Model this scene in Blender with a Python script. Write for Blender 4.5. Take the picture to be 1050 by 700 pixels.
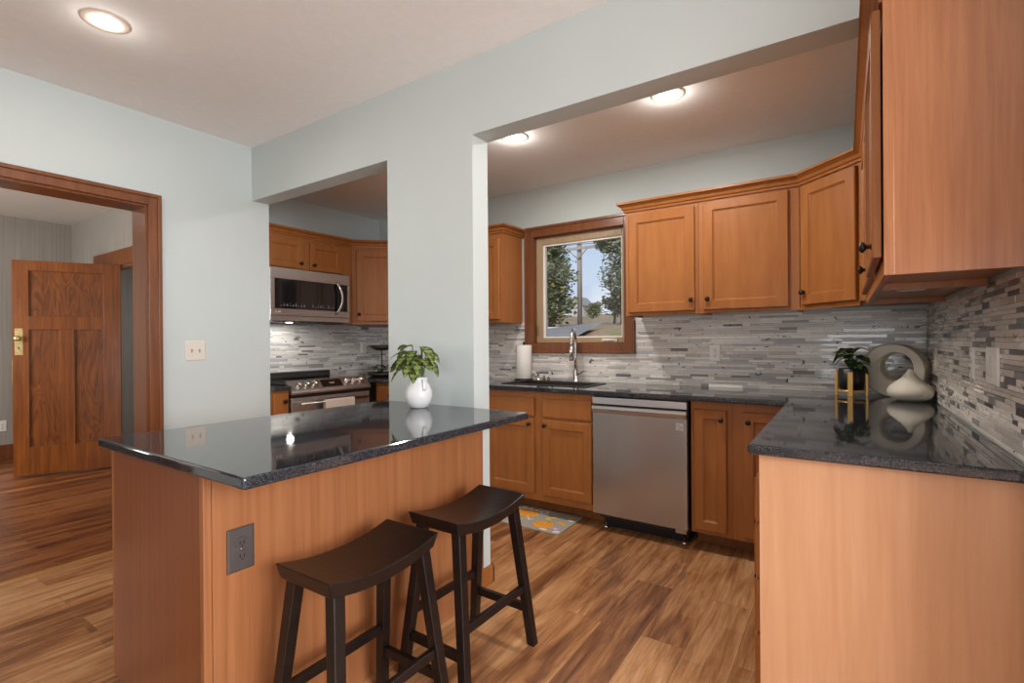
import bpy, bmesh, math, random
from mathutils import Matrix, Vector
R = math.radians
S = bpy.context.scene
COL = S.collection
for _o in list(bpy.data.objects):
    bpy.data.objects.remove(_o)

# ------------------------------------------------------------------ camera
cam = bpy.data.cameras.new('camera')
camo = bpy.data.objects.new('camera', cam)
COL.objects.link(camo)
cam.sensor_width = 36.0
cam.lens = 36.0 * 510.089 / 1050.0
cam.shift_y = 1.305 / 1050.0
cam.clip_start = 0.02
cam.clip_end = 400
_rt = Vector((0.83094, 0.55631, -0.00730))
_up = Vector((0.00475, 0.00603, 0.99997))
_fw = Vector((-0.55634, 0.83095, -0.00237))
camo.matrix_world = Matrix(((_rt.x, _up.x, -_fw.x, 0), (_rt.y, _up.y, -_fw.y, 0), (_rt.z, _up.z, -_fw.z, 1.24), (0, 0, 0, 1)))
S.camera = camo

# ------------------------------------------------------------------ view + light
S.view_settings.view_transform = 'Standard'
S.view_settings.look = 'None'
S.view_settings.gamma = 1.0
S.view_settings.use_curve_mapping = False
S.view_settings.exposure = 0.0
S.cycles.max_bounces = 8
S.cycles.diffuse_bounces = 5
S.cycles.glossy_bounces = 4
S.cycles.caustics_reflective = False
S.cycles.caustics_refractive = False
S.cycles.sample_clamp_indirect = 6.0
S.cycles.use_denoising = True

LIGHT_RIGHT = 230.0      # daylight through the windows of the dining side
LIGHT_LOW = 42.0
LIGHT_REAR = 42.0
LIGHT_HALL = 60.0
LAMP_W = 5.0           # each recessed lamp
LAMP_K = 14.5

w = bpy.data.worlds.new('sky')
S.world = w
w.use_nodes = True
nt = w.node_tree
nt.nodes.clear()
out = nt.nodes.new('ShaderNodeOutputWorld')
bg = nt.nodes.new('ShaderNodeBackground')
tc = nt.nodes.new('ShaderNodeTexCoord')
sep = nt.nodes.new('ShaderNodeSeparateXYZ')
rmp = nt.nodes.new('ShaderNodeValToRGB')
rmp.color_ramp.elements[0].position = 0.0
rmp.color_ramp.elements[0].color = (0.68, 0.78, 0.90, 1)
rmp.color_ramp.elements[1].position = 0.45
rmp.color_ramp.elements[1].color = (0.36, 0.55, 0.86, 1)
noi = nt.nodes.new('ShaderNodeTexNoise')
noi.inputs['Scale'].default_value = 5.0
noi.inputs['Detail'].default_value = 6.0
cr = nt.nodes.new('ShaderNodeValToRGB')
cr.color_ramp.elements[0].position = 0.47
cr.color_ramp.elements[1].position = 0.66
mx = nt.nodes.new('ShaderNodeMix')
mx.data_type = 'RGBA'
mx.inputs[7].default_value = (0.90, 0.91, 0.93, 1)
L = nt.links.new
L(tc.outputs['Generated'], sep.inputs[0])
L(sep.outputs['Z'], rmp.inputs[0])
L(tc.outputs['Generated'], noi.inputs['Vector'])
L(noi.outputs['Fac'], cr.inputs[0])
L(cr.outputs['Color'], mx.inputs[0])
L(rmp.outputs['Color'], mx.inputs[6])
L(mx.outputs[2], bg.inputs['Color'])
bg.inputs['Strength'].default_value = 1.0
L(bg.outputs[0], out.inputs['Surface'])


def area(name, loc, direction, sx, sy, power, color, parent=None, shape='RECTANGLE', spread=180):
    d = bpy.data.lights.new(name, 'AREA')
    d.shape = shape
    d.size = sx
    if shape in ('RECTANGLE', 'ELLIPSE'):
        d.size_y = sy
    d.energy = power
    d.color = color
    d.spread = R(spread)
    o = bpy.data.objects.new(name, d)
    COL.objects.link(o)
    o.location = loc
    o.rotation_euler = Vector(direction).to_track_quat('-Z', 'Y').to_euler()
    if parent:
        o.parent = parent
    return o


DAY = (0.97, 0.985, 1.0)
area('daylight_right_window', (2.78, 0.05, 1.85), (-1, 0, -0.75), 2.2, 1.5, LIGHT_RIGHT, DAY)
area('fill_right_low', (2.60, 0.05, 0.62), (-1, 0, 0.25), 2.1, 1.1, LIGHT_LOW, DAY)      # added fill tilted up at the ceiling, through an invented door opening
area('fill_rear_low', (0.75, -3.30, 0.80), (0, 1, 0.22), 2.2, 1.3, LIGHT_REAR, DAY)      # added low fill behind the camera, lifts the ceilings; the door is invented
area('fill_side_room', (-5.9, 3.1, 2.2), (0, -0.6, -1), 0.8, 0.5, 14.0, DAY)  # added light to brighten the room past the hall doorway; no window there
area('fill_hall', (-5.6, -1.07, 1.60), (0, 1, 0), 1.3, 1.3, LIGHT_HALL, (1.0, 0.95, 0.88))  # added fill for the hall, set in an unseen invented window

sun = bpy.data.lights.new('sun', 'SUN')
sun.energy = 2.2
sun.angle = R(3)
sun.color = (1.0, 0.95, 0.87)
suno = bpy.data.objects.new('sun', sun)
COL.objects.link(suno)
suno.rotation_euler = Vector((-0.35, 1.0, -0.95)).to_track_quat('-Z', 'Y').to_euler()

# ------------------------------------------------------------------ materials


def mk(name, base=(0.5, 0.5, 0.5), rough=0.5, metal=0.0, spec=0.5, coat=0.0):
    m = bpy.data.materials.new(name)
    m.use_nodes = True
    b = m.node_tree.nodes['Principled BSDF']
    b.inputs['Base Color'].default_value = (*base, 1)
    b.inputs['Roughness'].default_value = rough
    b.inputs['Metallic'].default_value = metal
    b.inputs['Specular IOR Level'].default_value = spec
    b.inputs['Coat Weight'].default_value = coat
    b.inputs['Coat Roughness'].default_value = 0.12
    return m, m.node_tree, b


def N(nt, typ, **kw):
    n = nt.nodes.new(typ)
    for k, v in kw.items():
        setattr(n, k, v)
    return n


def ramp(nt, src, stops):
    r = N(nt, 'ShaderNodeValToRGB')
    el = r.color_ramp.elements
    while len(el) < len(stops):
        el.new(0.5)
    for e, (p, c) in zip(el, stops):
        e.position = p
        e.color = (*c, 1)
    nt.links.new(src, r.inputs[0])
    return r.outputs['Color']


def noise(nt, vec, scale, detail=4, rough=0.55, dist=0.0):
    n = N(nt, 'ShaderNodeTexNoise')
    n.inputs['Scale'].default_value = scale
    n.inputs['Detail'].default_value = detail
    n.inputs['Roughness'].default_value = rough
    n.inputs['Distortion'].default_value = dist
    if vec is not None:
        nt.links.new(vec, n.inputs['Vector'])
    return n.outputs['Fac']


def coords(nt, scale=(1, 1, 1), kind='Object', rot=(0, 0, 0)):
    t = N(nt, 'ShaderNodeTexCoord')
    mp = N(nt, 'ShaderNodeMapping')
    mp.inputs['Scale'].default_value = scale
    mp.inputs['Rotation'].default_value = rot
    nt.links.new(t.outputs[kind], mp.inputs['Vector'])
    return mp.outputs['Vector']


def mixc(nt, fac, a, b, mode='MIX'):
    m = N(nt, 'ShaderNodeMix', data_type='RGBA', blend_type=mode)
    for sock, v in ((m.inputs[0], fac), (m.inputs[6], a), (m.inputs[7], b)):
        if isinstance(v, (int, float)):
            sock.default_value = v
        elif isinstance(v, tuple):
            sock.default_value = (*v, 1)
        else:
            nt.links.new(v, sock)
    return m.outputs[2]


def bump(nt, b, height, strength, dist=0.002):
    n = N(nt, 'ShaderNodeBump')
    n.inputs['Strength'].default_value = strength
    n.inputs['Distance'].default_value = dist
    nt.links.new(height, n.inputs['Height'])
    nt.links.new(n.outputs[0], b.inputs['Normal'])


def wood(name, dark, light, rough=0.32, scale=26, stretch=0.06, axis=2, coat=0.0, blotch=0.45, bumpy=0.04, spec=0.35):
    m, nt, b = mk(name, light, rough, coat=coat, spec=spec)
    sc = [1, 1, 1]
    sc[axis] = stretch
    v = coords(nt, tuple(sc))
    g = noise(nt, v, scale, 6, 0.6, 0.4)
    c = ramp(nt, g, [(0.30, dark), (0.68, light)])
    v2 = coords(nt, (1, 1, 0.6))
    bl = noise(nt, v2, 5.0, 3)
    dk = tuple(x * 0.80 for x in dark)
    f = N(nt, 'ShaderNodeMath', operation='MULTIPLY')
    f.inputs[1].default_value = blotch
    nt.links.new(bl, f.inputs[0])
    c = mixc(nt, f.outputs[0], c, dk)
    nt.links.new(c, b.inputs['Base Color'])
    bump(nt, b, g, bumpy)
    return m


def plain(name, base, rough=0.5, metal=0.0, var=0.0, scale=8, bumpy=0.0, bscale=200, coat=0.0, spec=0.5):
    m, nt, b = mk(name, base, rough, metal, spec, coat)
    if var > 0:
        n = noise(nt, coords(nt), scale, 4)
        c = ramp(nt, n, [(0.3, tuple(x * (1 - var) for x in base)), (0.7, tuple(min(1, x * (1 + var)) for x in base))])
        nt.links.new(c, b.inputs['Base Color'])
    if bumpy > 0:
        bump(nt, b, noise(nt, coords(nt), bscale, 3), bumpy, 0.003)
    return m


MAPLE = wood('maple_cabinet', (0.300, 0.102, 0.023), (0.380, 0.142, 0.036), 0.38, stretch=0.12)
MAPLE_SIDE = wood('maple_veneer', (0.31, 0.108, 0.030), (0.40, 0.155, 0.048), 0.38, scale=40, stretch=0.03)
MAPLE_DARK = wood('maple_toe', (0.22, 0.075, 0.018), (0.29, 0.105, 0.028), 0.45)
CASING = wood('stained_casing', (0.15, 0.050, 0.019), (0.25, 0.088, 0.034), 0.28, scale=30, coat=0.3)
SASH = wood('pale_sash', (0.37, 0.26, 0.155), (0.45, 0.325, 0.205), 0.4)
PAINT = plain('wall_paint', (0.532, 0.580, 0.572), 0.6, var=0.012, scale=3, bumpy=0.06, bscale=90)
CEIL = plain('ceiling_paint', (0.90, 0.88, 0.865), 0.85, var=0.02, scale=30, bumpy=0.25, bscale=120)
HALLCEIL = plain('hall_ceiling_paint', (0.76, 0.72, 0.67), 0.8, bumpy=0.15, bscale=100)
WHITE = plain('white_plastic', (0.84, 0.82, 0.79), 0.35)
CREAM = plain('cream_plastic', (0.70, 0.64, 0.56), 0.35)
BRONZE = plain('bronze_knob', (0.028, 0.020, 0.016), 0.35, 0.6)
BLACK = plain('black_plastic', (0.012, 0.012, 0.013), 0.35)
BLACKGLASS = plain('black_glass', (0.010, 0.010, 0.011), 0.06, coat=0.5)
CHROME = plain('brushed_nickel', (0.62, 0.60, 0.57), 0.22, 1.0)
BRASS = plain('aged_brass', (0.48, 0.36, 0.16), 0.38, 0.8, var=0.2, scale=40)
GOLD = plain('gold_strap', (0.62, 0.36, 0.09), 0.35, 0.5)
CERAMIC = plain('white_ceramic', (0.80, 0.79, 0.79), 0.28, var=0.02, scale=12, bumpy=0.04, bscale=60)
STONEWARE = plain('off_white_stoneware', (0.76, 0.70, 0.585), 0.6, var=0.04, scale=30, bumpy=0.1, bscale=220)
PAPER = plain('paper_towel', (0.80, 0.77, 0.74), 0.9, bumpy=0.3, bscale=160)
CLOTH = plain('cream_cloth', (0.74, 0.64, 0.56), 0.9, var=0.04, bumpy=0.3, bscale=400)
SINKM = plain('black_composite', (0.012, 0.012, 0.012), 0.45)
GREEN_D = plain('dark_leaf', (0.045, 0.105, 0.025), 0.4, var=0.25, scale=30)
GREEN_M = plain('mid_leaf', (0.14, 0.21, 0.04), 0.42, var=0.2, scale=30)
GREEN_L = plain('pale_leaf', (0.42, 0.46, 0.16), 0.45, var=0.15, scale=30)
SOIL = plain('soil', (0.03, 0.02, 0.012), 0.9)
GREYPLATE = plain('pewter_plate', (0.10, 0.085, 0.08), 0.4, 0.5)
RUSTWIRE = plain('dark_metal', (0.05, 0.035, 0.025), 0.5, 0.4)
GROUT = plain('grout', (0.42, 0.40, 0.38), 0.9)
LIGHTGREY = plain('badge_silver', (0.62, 0.60, 0.59), 0.35, 0.2)
DARKGREY = plain('badge_dark', (0.10, 0.09, 0.09), 0.4)
KEYGREY = plain('key_print', (0.16, 0.16, 0.17), 0.4)


def espresso():
    m, nt, b = mk('espresso_wood', (0.012, 0.007, 0.006), 0.33, spec=0.38)
    n = noise(nt, coords(nt), 22, 5, 0.7)
    c = ramp(nt, n, [(0.35, (0.007, 0.004, 0.0036)), (0.74, (0.013, 0.008, 0.007)), (0.86, (0.04, 0.026, 0.021))])
    nt.links.new(c, b.inputs['Base Color'])
    return m


def steel(name, base=(0.52, 0.51, 0.50), rough=0.27, axis=0):
    m, nt, b = mk(name, base, rough, 0.88)
    sc = [60, 60, 60]
    sc[axis] = 1
    n = noise(nt, coords(nt, tuple(sc)), 1.0, 3)
    r = N(nt, 'ShaderNodeMapRange')
    r.inputs['To Min'].default_value = rough - 0.004
    r.inputs['To Max'].default_value = rough + 0.004
    nt.links.new(n, r.inputs['Value'])
    nt.links.new(r.outputs[0], b.inputs['Roughness'])
    c = ramp(nt, n, [(0.3, tuple(x * 0.995 for x in base)), (0.7, base)])
    nt.links.new(c, b.inputs['Base Color'])
    b.inputs['Anisotropic'].default_value = 0.3
    return m


def granite():
    m, nt, b = mk('polished_granite', (0.02, 0.02, 0.02), 0.05, spec=0.6, coat=0.2)
    v = coords(nt)
    vo = N(nt, 'ShaderNodeTexVoronoi')
    vo.inputs['Scale'].default_value = 430
    nt.links.new(v, vo.inputs['Vector'])
    s = N(nt, 'ShaderNodeSeparateColor')
    nt.links.new(vo.outputs['Color'], s.inputs[0])
    n = noise(nt, v, 90, 5, 0.7)
    a = ramp(nt, s.outputs[0], [(0.0, (0.007, 0.008, 0.010)), (0.62, (0.014, 0.016, 0.020)), (0.82, (0.045, 0.050, 0.062)), (0.98, (0.13, 0.135, 0.15))])
    c = mixc(nt, ramp(nt, n, [(0.40, (0, 0, 0)), (0.66, (1, 1, 1))]), a, (0.022, 0.024, 0.030))
    nt.links.new(c, b.inputs['Base Color'])
    b.inputs['Coat Roughness'].default_value = 0.03
    return m


def plank_floor(name, stops, width=0.18, length=1.25, rough=0.31, red=0.0, hue=(1, 1, 1)):
    m, nt, b = mk(name, (0.3, 0.15, 0.07), rough)
    t = N(nt, 'ShaderNodeTexCoord')
    sp = N(nt, 'ShaderNodeSeparateXYZ')
    nt.links.new(t.outputs['Object'], sp.inputs[0])
    cb = N(nt, 'ShaderNodeCombineXYZ')
    nt.links.new(sp.outputs['Y'], cb.inputs['X'])
    nt.links.new(sp.outputs['X'], cb.inputs['Y'])

    def brick(wd, ln, off, mort):
        br = N(nt, 'ShaderNodeTexBrick')
        br.offset = off
        br.inputs['Color1'].default_value = (0, 0, 0, 1)
        br.inputs['Color2'].default_value = (1, 1, 1, 1)
        br.inputs['Mortar'].default_value = (0.5, 0.5, 0.5, 1)
        br.inputs['Scale'].default_value = 1
        br.inputs['Mortar Size'].default_value = mort
        br.inputs['Mortar Smooth'].default_value = 0.3
        br.inputs['Bias'].default_value = 0
        br.inputs['Brick Width'].default_value = ln
        br.inputs['Row Height'].default_value = wd
        nt.links.new(cb.outputs[0], br.inputs['Vector'])
        return br
    b1 = brick(width, length, 0.37, 0.0012)
    b2 = brick(width / 2.0, length * 0.61, 0.41, 0.0)
    sc = N(nt, 'ShaderNodeMapping')
    sc.inputs['Scale'].default_value = (0.9, 8, 1)
    nt.links.new(cb.outputs[0], sc.inputs['Vector'])
    # shift the grain per plank
    ad = N(nt, 'ShaderNodeVectorMath', operation='ADD')
    nt.links.new(sc.outputs[0], ad.inputs[0])
    mu = N(nt, 'ShaderNodeVectorMath', operation='SCALE')
    mu.inputs['Scale'].default_value = 7.0
    nt.links.new(b1.outputs['Color'], mu.inputs[0])
    nt.links.new(mu.outputs[0], ad.inputs[1])
    g = noise(nt, ad.outputs[0], 2.6, 7, 0.62, 0.6)
    sc2 = N(nt, 'ShaderNodeMapping')
    sc2.inputs['Scale'].default_value = (6, 110, 1)
    nt.links.new(cb.outputs[0], sc2.inputs['Vector'])
    g2 = noise(nt, sc2.outputs[0], 1.0, 4, 0.6)
    f = N(nt, 'ShaderNodeMath', operation='MULTIPLY_ADD')
    sx = N(nt, 'ShaderNodeSeparateColor')
    nt.links.new(b1.outputs['Color'], sx.inputs[0])
    sx2 = N(nt, 'ShaderNodeSeparateColor')
    nt.links.new(b2.outputs['Color'], sx2.inputs[0])
    f.inputs[1].default_value = 0.20
    nt.links.new(sx.outputs[0], f.inputs[0])
    f2 = N(nt, 'ShaderNodeMath', operation='MULTIPLY_ADD')
    f2.inputs[1].default_value = 0.10
    nt.links.new(sx2.outputs[0], f2.inputs[0])
    f3 = N(nt, 'ShaderNodeMath', operation='MULTIPLY')
    f3.inputs[1].default_value = 0.84
    nt.links.new(g, f3.inputs[0])
    nt.links.new(f3.outputs[0], f2.inputs[2])
    nt.links.new(f2.outputs[0], f.inputs[2])
    c = ramp(nt, f.outputs[0], stops)
    c = mixc(nt, 0.30, c, ramp(nt, g2, [(0.3, (0.30, 0.30, 0.30)), (0.7, (0.95, 0.95, 0.95))]), 'OVERLAY')
    mf = N(nt, 'ShaderNodeMath', operation='MULTIPLY')
    mf.inputs[1].default_value = 0.55
    nt.links.new(b1.outputs['Fac'], mf.inputs[0])
    c = mixc(nt, mf.outputs[0], c, (0.06, 0.03, 0.015))
    nt.links.new(c, b.inputs['Base Color'])
    bump(nt, b, g2, 0.08)
    return m


def fir(name, figure=0.0):
    m, nt, b = mk(name, (0.3, 0.1, 0.02), 0.34, coat=0.1, spec=0.4)
    g = noise(nt, coords(nt, (1, 1, 0.045)), 42, 6, 0.62, 0.3)
    c = ramp(nt, g, [(0.28, (0.125, 0.031, 0.004)), (0.52, (0.215, 0.060, 0.008)), (0.75, (0.30, 0.094, 0.015))])
    if figure:
        n = noise(nt, coords(nt, (1, 1, 0.16)), 7.5, 2.5, 0.5, 0.8)
        k1, k2, k3 = (0.066, 0.016, 0.004), (0.155, 0.043, 0.009), (0.235, 0.075, 0.016)
        st = [(0.30, k2), (0.36, k1), (0.38, k3), (0.43, k2), (0.455, k1), (0.475, k3), (0.51, k2), (0.53, k1), (0.55, k3), (0.59, k2), (0.61, k1), (0.64, k3), (0.70, k1), (0.72, k3)]
        c = mixc(nt, figure, c, ramp(nt, n, st))
    bl = noise(nt, coords(nt, (1, 1, 0.7)), 4.0, 3)
    c = mixc(nt, 0.5, c, ramp(nt, bl, [(0.3, (0.35, 0.35, 0.35)), (0.7, (0.62, 0.62, 0.62))]), 'OVERLAY')
    nt.links.new(c, b.inputs['Base Color'])
    return m


def tile_mat():
    m, nt, b = mk('mosaic_tile', (0.6, 0.6, 0.6), 0.2)
    at = N(nt, 'ShaderNodeAttribute', attribute_name='tile_color')
    v = coords(nt, (7, 7, 40))
    n = noise(nt, v, 2.2, 6, 0.65, 1.2)
    vein = ramp(nt, n, [(0.30, (0.74, 0.74, 0.74)), (0.50, (1, 1, 1))])
    c = mixc(nt, 0.8, at.outputs['Color'], vein, 'MULTIPLY')
    n2 = noise(nt, coords(nt, (1, 1, 1.4)), 24, 3, 0.5, 0.5)
    spots = ramp(nt, n2, [(0.655, (0, 0, 0)), (0.69, (1, 1, 1))])
    sf = N(nt, 'ShaderNodeMath', operation='MULTIPLY')
    nt.links.new(spots, sf.inputs[0])
    nt.links.new(at.outputs['Alpha'], sf.inputs[1])
    c = mixc(nt, sf.outputs[0], c, (0.03, 0.025, 0.022))
    nt.links.new(c, b.inputs['Base Color'])
    rr = N(nt, 'ShaderNodeMapRange')
    rr.inputs['To Min'].default_value = 0.08
    rr.inputs['To Max'].default_value = 0.30
    nt.links.new(at.outputs['Alpha'], rr.inputs['Value'])
    nt.links.new(rr.outputs[0], b.inputs['Roughness'])
    return m


def wallpaper():
    m, nt, b = mk('hall_wallpaper', (0.33, 0.30, 0.265), 0.7)
    n = noise(nt, coords(nt, (55, 55, 1.2)), 1.0, 4)
    c = ramp(nt, n, [(0.3, (0.31, 0.285, 0.255)), (0.7, (0.40, 0.37, 0.335))])
    nt.links.new(c, b.inputs['Base Color'])
    return m


def glass_mat(name, ior=1.45):
    # thin pane: straight-through transparency with Fresnel gloss
    m = bpy.data.materials.new(name)
    m.use_nodes = True
    nt = m.node_tree
    nt.nodes.clear()
    o = N(nt, 'ShaderNodeOutputMaterial')
    t = N(nt, 'ShaderNodeBsdfTransparent')
    g = N(nt, 'ShaderNodeBsdfGlossy')
    g.inputs['Roughness'].default_value = 0.02
    fr = N(nt, 'ShaderNodeFresnel')
    fr.inputs['IOR'].default_value = ior
    mxs = N(nt, 'ShaderNodeMixShader')
    nt.links.new(fr.outputs[0], mxs.inputs[0])
    nt.links.new(t.outputs[0], mxs.inputs[1])
    nt.links.new(g.outputs[0], mxs.inputs[2])
    nt.links.new(mxs.outputs[0], o.inputs['Surface'])
    return m


def emit(name, color, strength):
    m, nt, b = mk(name, (0.8, 0.8, 0.8), 0.5)
    b.inputs['Emission Color'].default_value = (*color, 1)
    b.inputs['Emission Strength'].default_value = strength
    return m


ESPRESSO = espresso()
STEEL = steel('stainless_steel')
STEEL_V = steel('stainless_door', axis=2)
GRANITE = granite()
FLOOR = plank_floor('walnut_planks', [(0.32, (0.098, 0.036, 0.014)), (0.46, (0.205, 0.083, 0.032)), (0.57, (0.345, 0.160, 0.064)), (0.74, (0.50, 0.275, 0.130))])
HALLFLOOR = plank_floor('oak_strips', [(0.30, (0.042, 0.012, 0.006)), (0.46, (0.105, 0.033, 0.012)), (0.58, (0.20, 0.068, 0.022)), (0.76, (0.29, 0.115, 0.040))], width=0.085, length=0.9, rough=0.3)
FIR = fir('fir_door')
FIRFIG = fir('fir_panel_figure', 0.55)
TILE = tile_mat()
WALLPAPER = wallpaper()
GLASS = glass_mat('window_glass')
LENS = emit('lamp_lens', (1.0, 0.93, 0.82), 9.0)
PUCK = emit('range_lamp_lens', (1.0, 0.95, 0.88), 6.0)

# ------------------------------------------------------------------ mesh helpers


class MB:
    def __init__(self):
        self.bm = bmesh.new()

    def _add(self, t, m, smooth=False, mat4=None, keep=False):
        if not keep:
            for f in t.faces:
                f.material_index = m
        for f in t.faces:
            f.smooth = smooth
        if mat4 is not None:
            bmesh.ops.transform(t, matrix=mat4, verts=t.verts)
        me = bpy.data.meshes.new('tmp')
        t.to_mesh(me)
        t.free()
        self.bm.from_mesh(me)
        bpy.data.meshes.remove(me)
        return self

    def box(self, x0, x1, y0, y1, z0, z1, bev=0.0, m=0, mat4=None, seg=2):
        t = bmesh.new()
        bmesh.ops.create_cube(t, size=1)
        for v in t.verts:
            v.co = ((x0 + x1) / 2 + v.co.x * (x1 - x0), (y0 + y1) / 2 + v.co.y * (y1 - y0), (z0 + z1) / 2 + v.co.z * (z1 - z0))
        if bev > 0:
            bmesh.ops.bevel(t, geom=list(t.edges), offset=bev, segments=seg, profile=0.5, affect='EDGES')
        return self._add(t, m, False, mat4)

    def poly_prism(self, pts, z0, z1, m=0, mat4=None, bev=0.0, smooth=False):
        t = bmesh.new()
        lo = [t.verts.new((x, y, z0)) for x, y in pts]
        hi = [t.verts.new((x, y, z1)) for x, y in pts]
        n = len(pts)
        t.faces.new(list(reversed(lo)))
        t.faces.new(hi)
        for i in range(n):
            t.faces.new((lo[i], lo[(i + 1) % n], hi[(i + 1) % n], hi[i]))
        bmesh.ops.recalc_face_normals(t, faces=t.faces)
        if bev > 0:
            bmesh.ops.bevel(t, geom=list(t.edges), offset=bev, segments=2, profile=0.5, affect='EDGES')
        return self._add(t, m, smooth, mat4)

    def skew(self, p0, p1, w0, d0, w1, d1, m=0, bev=0.003):
        """A leg: horizontal rectangle w0 x d0 round p0 to w1 x d1 round p1."""
        t = bmesh.new()
        q = []
        for (p, ww, dd) in ((p0, w0, d0), (p1, w1, d1)):
            q.append([t.verts.new((p[0] + sx * ww / 2, p[1] + sy * dd / 2, p[2])) for sx, sy in ((-1, -1), (1, -1), (1, 1), (-1, 1))])
        t.faces.new(list(reversed(q[0])))
        t.faces.new(q[1])
        for i in range(4):
            t.faces.new((q[0][i], q[0][(i + 1) % 4], q[1][(i + 1) % 4], q[1][i]))
        bmesh.ops.recalc_face_normals(t, faces=t.faces)
        if bev:
            bmesh.ops.bevel(t, geom=list(t.edges), offset=bev, segments=2, profile=0.5, affect='EDGES')
        return self._add(t, m)

    def tube(self, pts, r, seg=10, m=0, cap=True, smooth=True, sq=(1, 1)):
        t = bmesh.new()
        pts = [Vector(p) for p in pts]
        n = len(pts)
        rad = r if isinstance(r, (list, tuple)) else [r] * n
        rings = []
        side = None
        for i, p in enumerate(pts):
            d = (pts[min(i + 1, n - 1)] - pts[max(i - 1, 0)]).normalized()
            if side is None:
                side = d.cross(Vector((0, 0, 1)) if abs(d.z) < 0.9 else Vector((1, 0, 0))).normalized()
            side = (side - d * side.dot(d)).normalized()
            up = d.cross(side)
            rings.append([t.verts.new(p + (side * math.cos(a) * sq[0] + up * math.sin(a) * sq[1]) * rad[i]) for a in [2 * math.pi * k / seg for k in range(seg)]])
        for a, b in zip(rings, rings[1:]):
            for k in range(seg):
                t.faces.new((a[k], a[(k + 1) % seg], b[(k + 1) % seg], b[k]))
        if cap:
            t.faces.new(list(reversed(rings[0])))
            t.faces.new(rings[-1])
        bmesh.ops.recalc_face_normals(t, faces=t.faces)
        return self._add(t, m, smooth)

    def lathe(self, prof, c=(0, 0, 0), seg=24, m=0, mat4=None, smooth=True):
        t = bmesh.new()
        rings = []
        for (r, z) in prof:
            if r < 1e-6:
                rings.append([t.verts.new((c[0], c[1], c[2] + z))])
            else:
                rings.append([t.verts.new((c[0] + r * math.cos(2 * math.pi * k / seg), c[1] + r * math.sin(2 * math.pi * k / seg), c[2] + z)) for k in range(seg)])
        for a, b in zip(rings, rings[1:]):
            for k in range(seg):
                q = [a[k % len(a)], a[(k + 1) % len(a)], b[(k + 1) % len(b)], b[k % len(b)]]
                u = []
                for x in q:
                    if x not in u:
                        u.append(x)
                if len(u) > 2:
                    t.faces.new(u)
        bmesh.ops.recalc_face_normals(t, faces=t.faces)
        return self._add(t, m, smooth, mat4)

    def rings_panel(self, x0, x1, z0, z1, rings, m=0):
        """Concentric rectangles (inset, y): a framed door face seen from -Y; first ring is the back."""
        t = bmesh.new()
        rr = []
        for ins, y in rings:
            rr.append([t.verts.new((x0 + ins, y, z0 + ins)), t.verts.new((x1 - ins, y, z0 + ins)), t.verts.new((x1 - ins, y, z1 - ins)), t.verts.new((x0 + ins, y, z1 - ins))])
        t.faces.new(rr[0])
        t.faces.new(list(reversed(rr[-1])))
        for a, b in zip(rr, rr[1:]):
            for k in range(4):
                t.faces.new((a[k], a[(k + 1) % 4], b[(k + 1) % 4], b[k]))
        bmesh.ops.recalc_face_normals(t, faces=t.faces)
        return self._add(t, m)

    def quad(self, pts, m=0, smooth=False):
        t = bmesh.new()
        t.faces.new([t.verts.new(p) for p in pts])
        return self._add(t, m, smooth)

    def text(self, s, size, mat4, depth=0.0006, m=0, align='CENTER'):
        cu = bpy.data.curves.new('tmp_text', 'FONT')
        cu.body = s
        cu.size = size
        cu.extrude = depth
        cu.offset = size * 0.035
        cu.align_x = align
        cu.align_y = 'CENTER'
        cu.resolution_u = 3
        o = bpy.data.objects.new('tmp_text', cu)
        COL.objects.link(o)
        me = bpy.data.meshes.new_from_object(o)
        bpy.data.objects.remove(o)
        bpy.data.curves.remove(cu)
        t = bmesh.new()
        t.from_mesh(me)
        bpy.data.meshes.remove(me)
        return self._add(t, m, False, mat4)

    def build(self, name, mats, parent=None, loc=(0, 0, 0), rot=(0, 0, 0)):
        me = bpy.data.meshes.new(name)
        self.bm.to_mesh(me)
        self.bm.free()
        if not isinstance(mats, (list, tuple)):
            mats = [mats]
        for x in mats:
            me.materials.append(x)
        o = bpy.data.objects.new(name, me)
        COL.objects.link(o)
        o.location = loc
        o.rotation_euler = rot
        if parent is not None:
            o.parent = parent
        return o


def tag(o, label=None, cat=None, group=None, kind=None):
    if label:
        o['label'] = label
    if cat:
        o['category'] = cat
    if group:
        o['group'] = group
    if kind:
        o['kind'] = kind
    return o


def thing(name, label, cat, loc=(0, 0, 0), rz=0.0, group=None, kind=None):
    o = bpy.data.objects.new(name, None)
    o.empty_display_size = 0.1
    COL.objects.link(o)
    o.location = loc
    o.rotation_euler = (0, 0, rz)
    return tag(o, label, cat, group, kind)


def struct(mb, name, mats, parent=None):
    o = mb.build(name, mats, parent)
    if parent is None:
        o['kind'] = 'structure'
    return o


def copy_mesh(src, name, parent, loc=(0, 0, 0), rot=(0, 0, 0)):
    c = src.copy()
    c.name = name
    COL.objects.link(c)
    c.parent = parent
    c.location = loc
    c.rotation_euler = rot
    return c


def rot4(axis, deg, loc=(0, 0, 0)):
    return Matrix.Translation(Vector(loc)) @ Matrix.Rotation(R(deg), 4, axis)


# ------------------------------------------------------------------ room numbers (metres)
XL, XLB = -3.5535, -3.748          # left wall, dining face / hall face
YB, YB2, ZB = 1.946, 2.072, 2.268  # partition front, back, underside of its header
HC, HK = 2.651, 2.545              # ceilings
YW = 3.656                         # window wall
XR = 0.394                         # right wall
XW = -4.15                         # range wall
CT, CB = 0.914, 0.882              # countertop top / underside
XD = 2.20                          # right wall of the dining side
YD = -3.0                          # wall behind the camera
XH, YH = -7.6, 2.0                 # hall far wall / hall side wall

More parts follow.
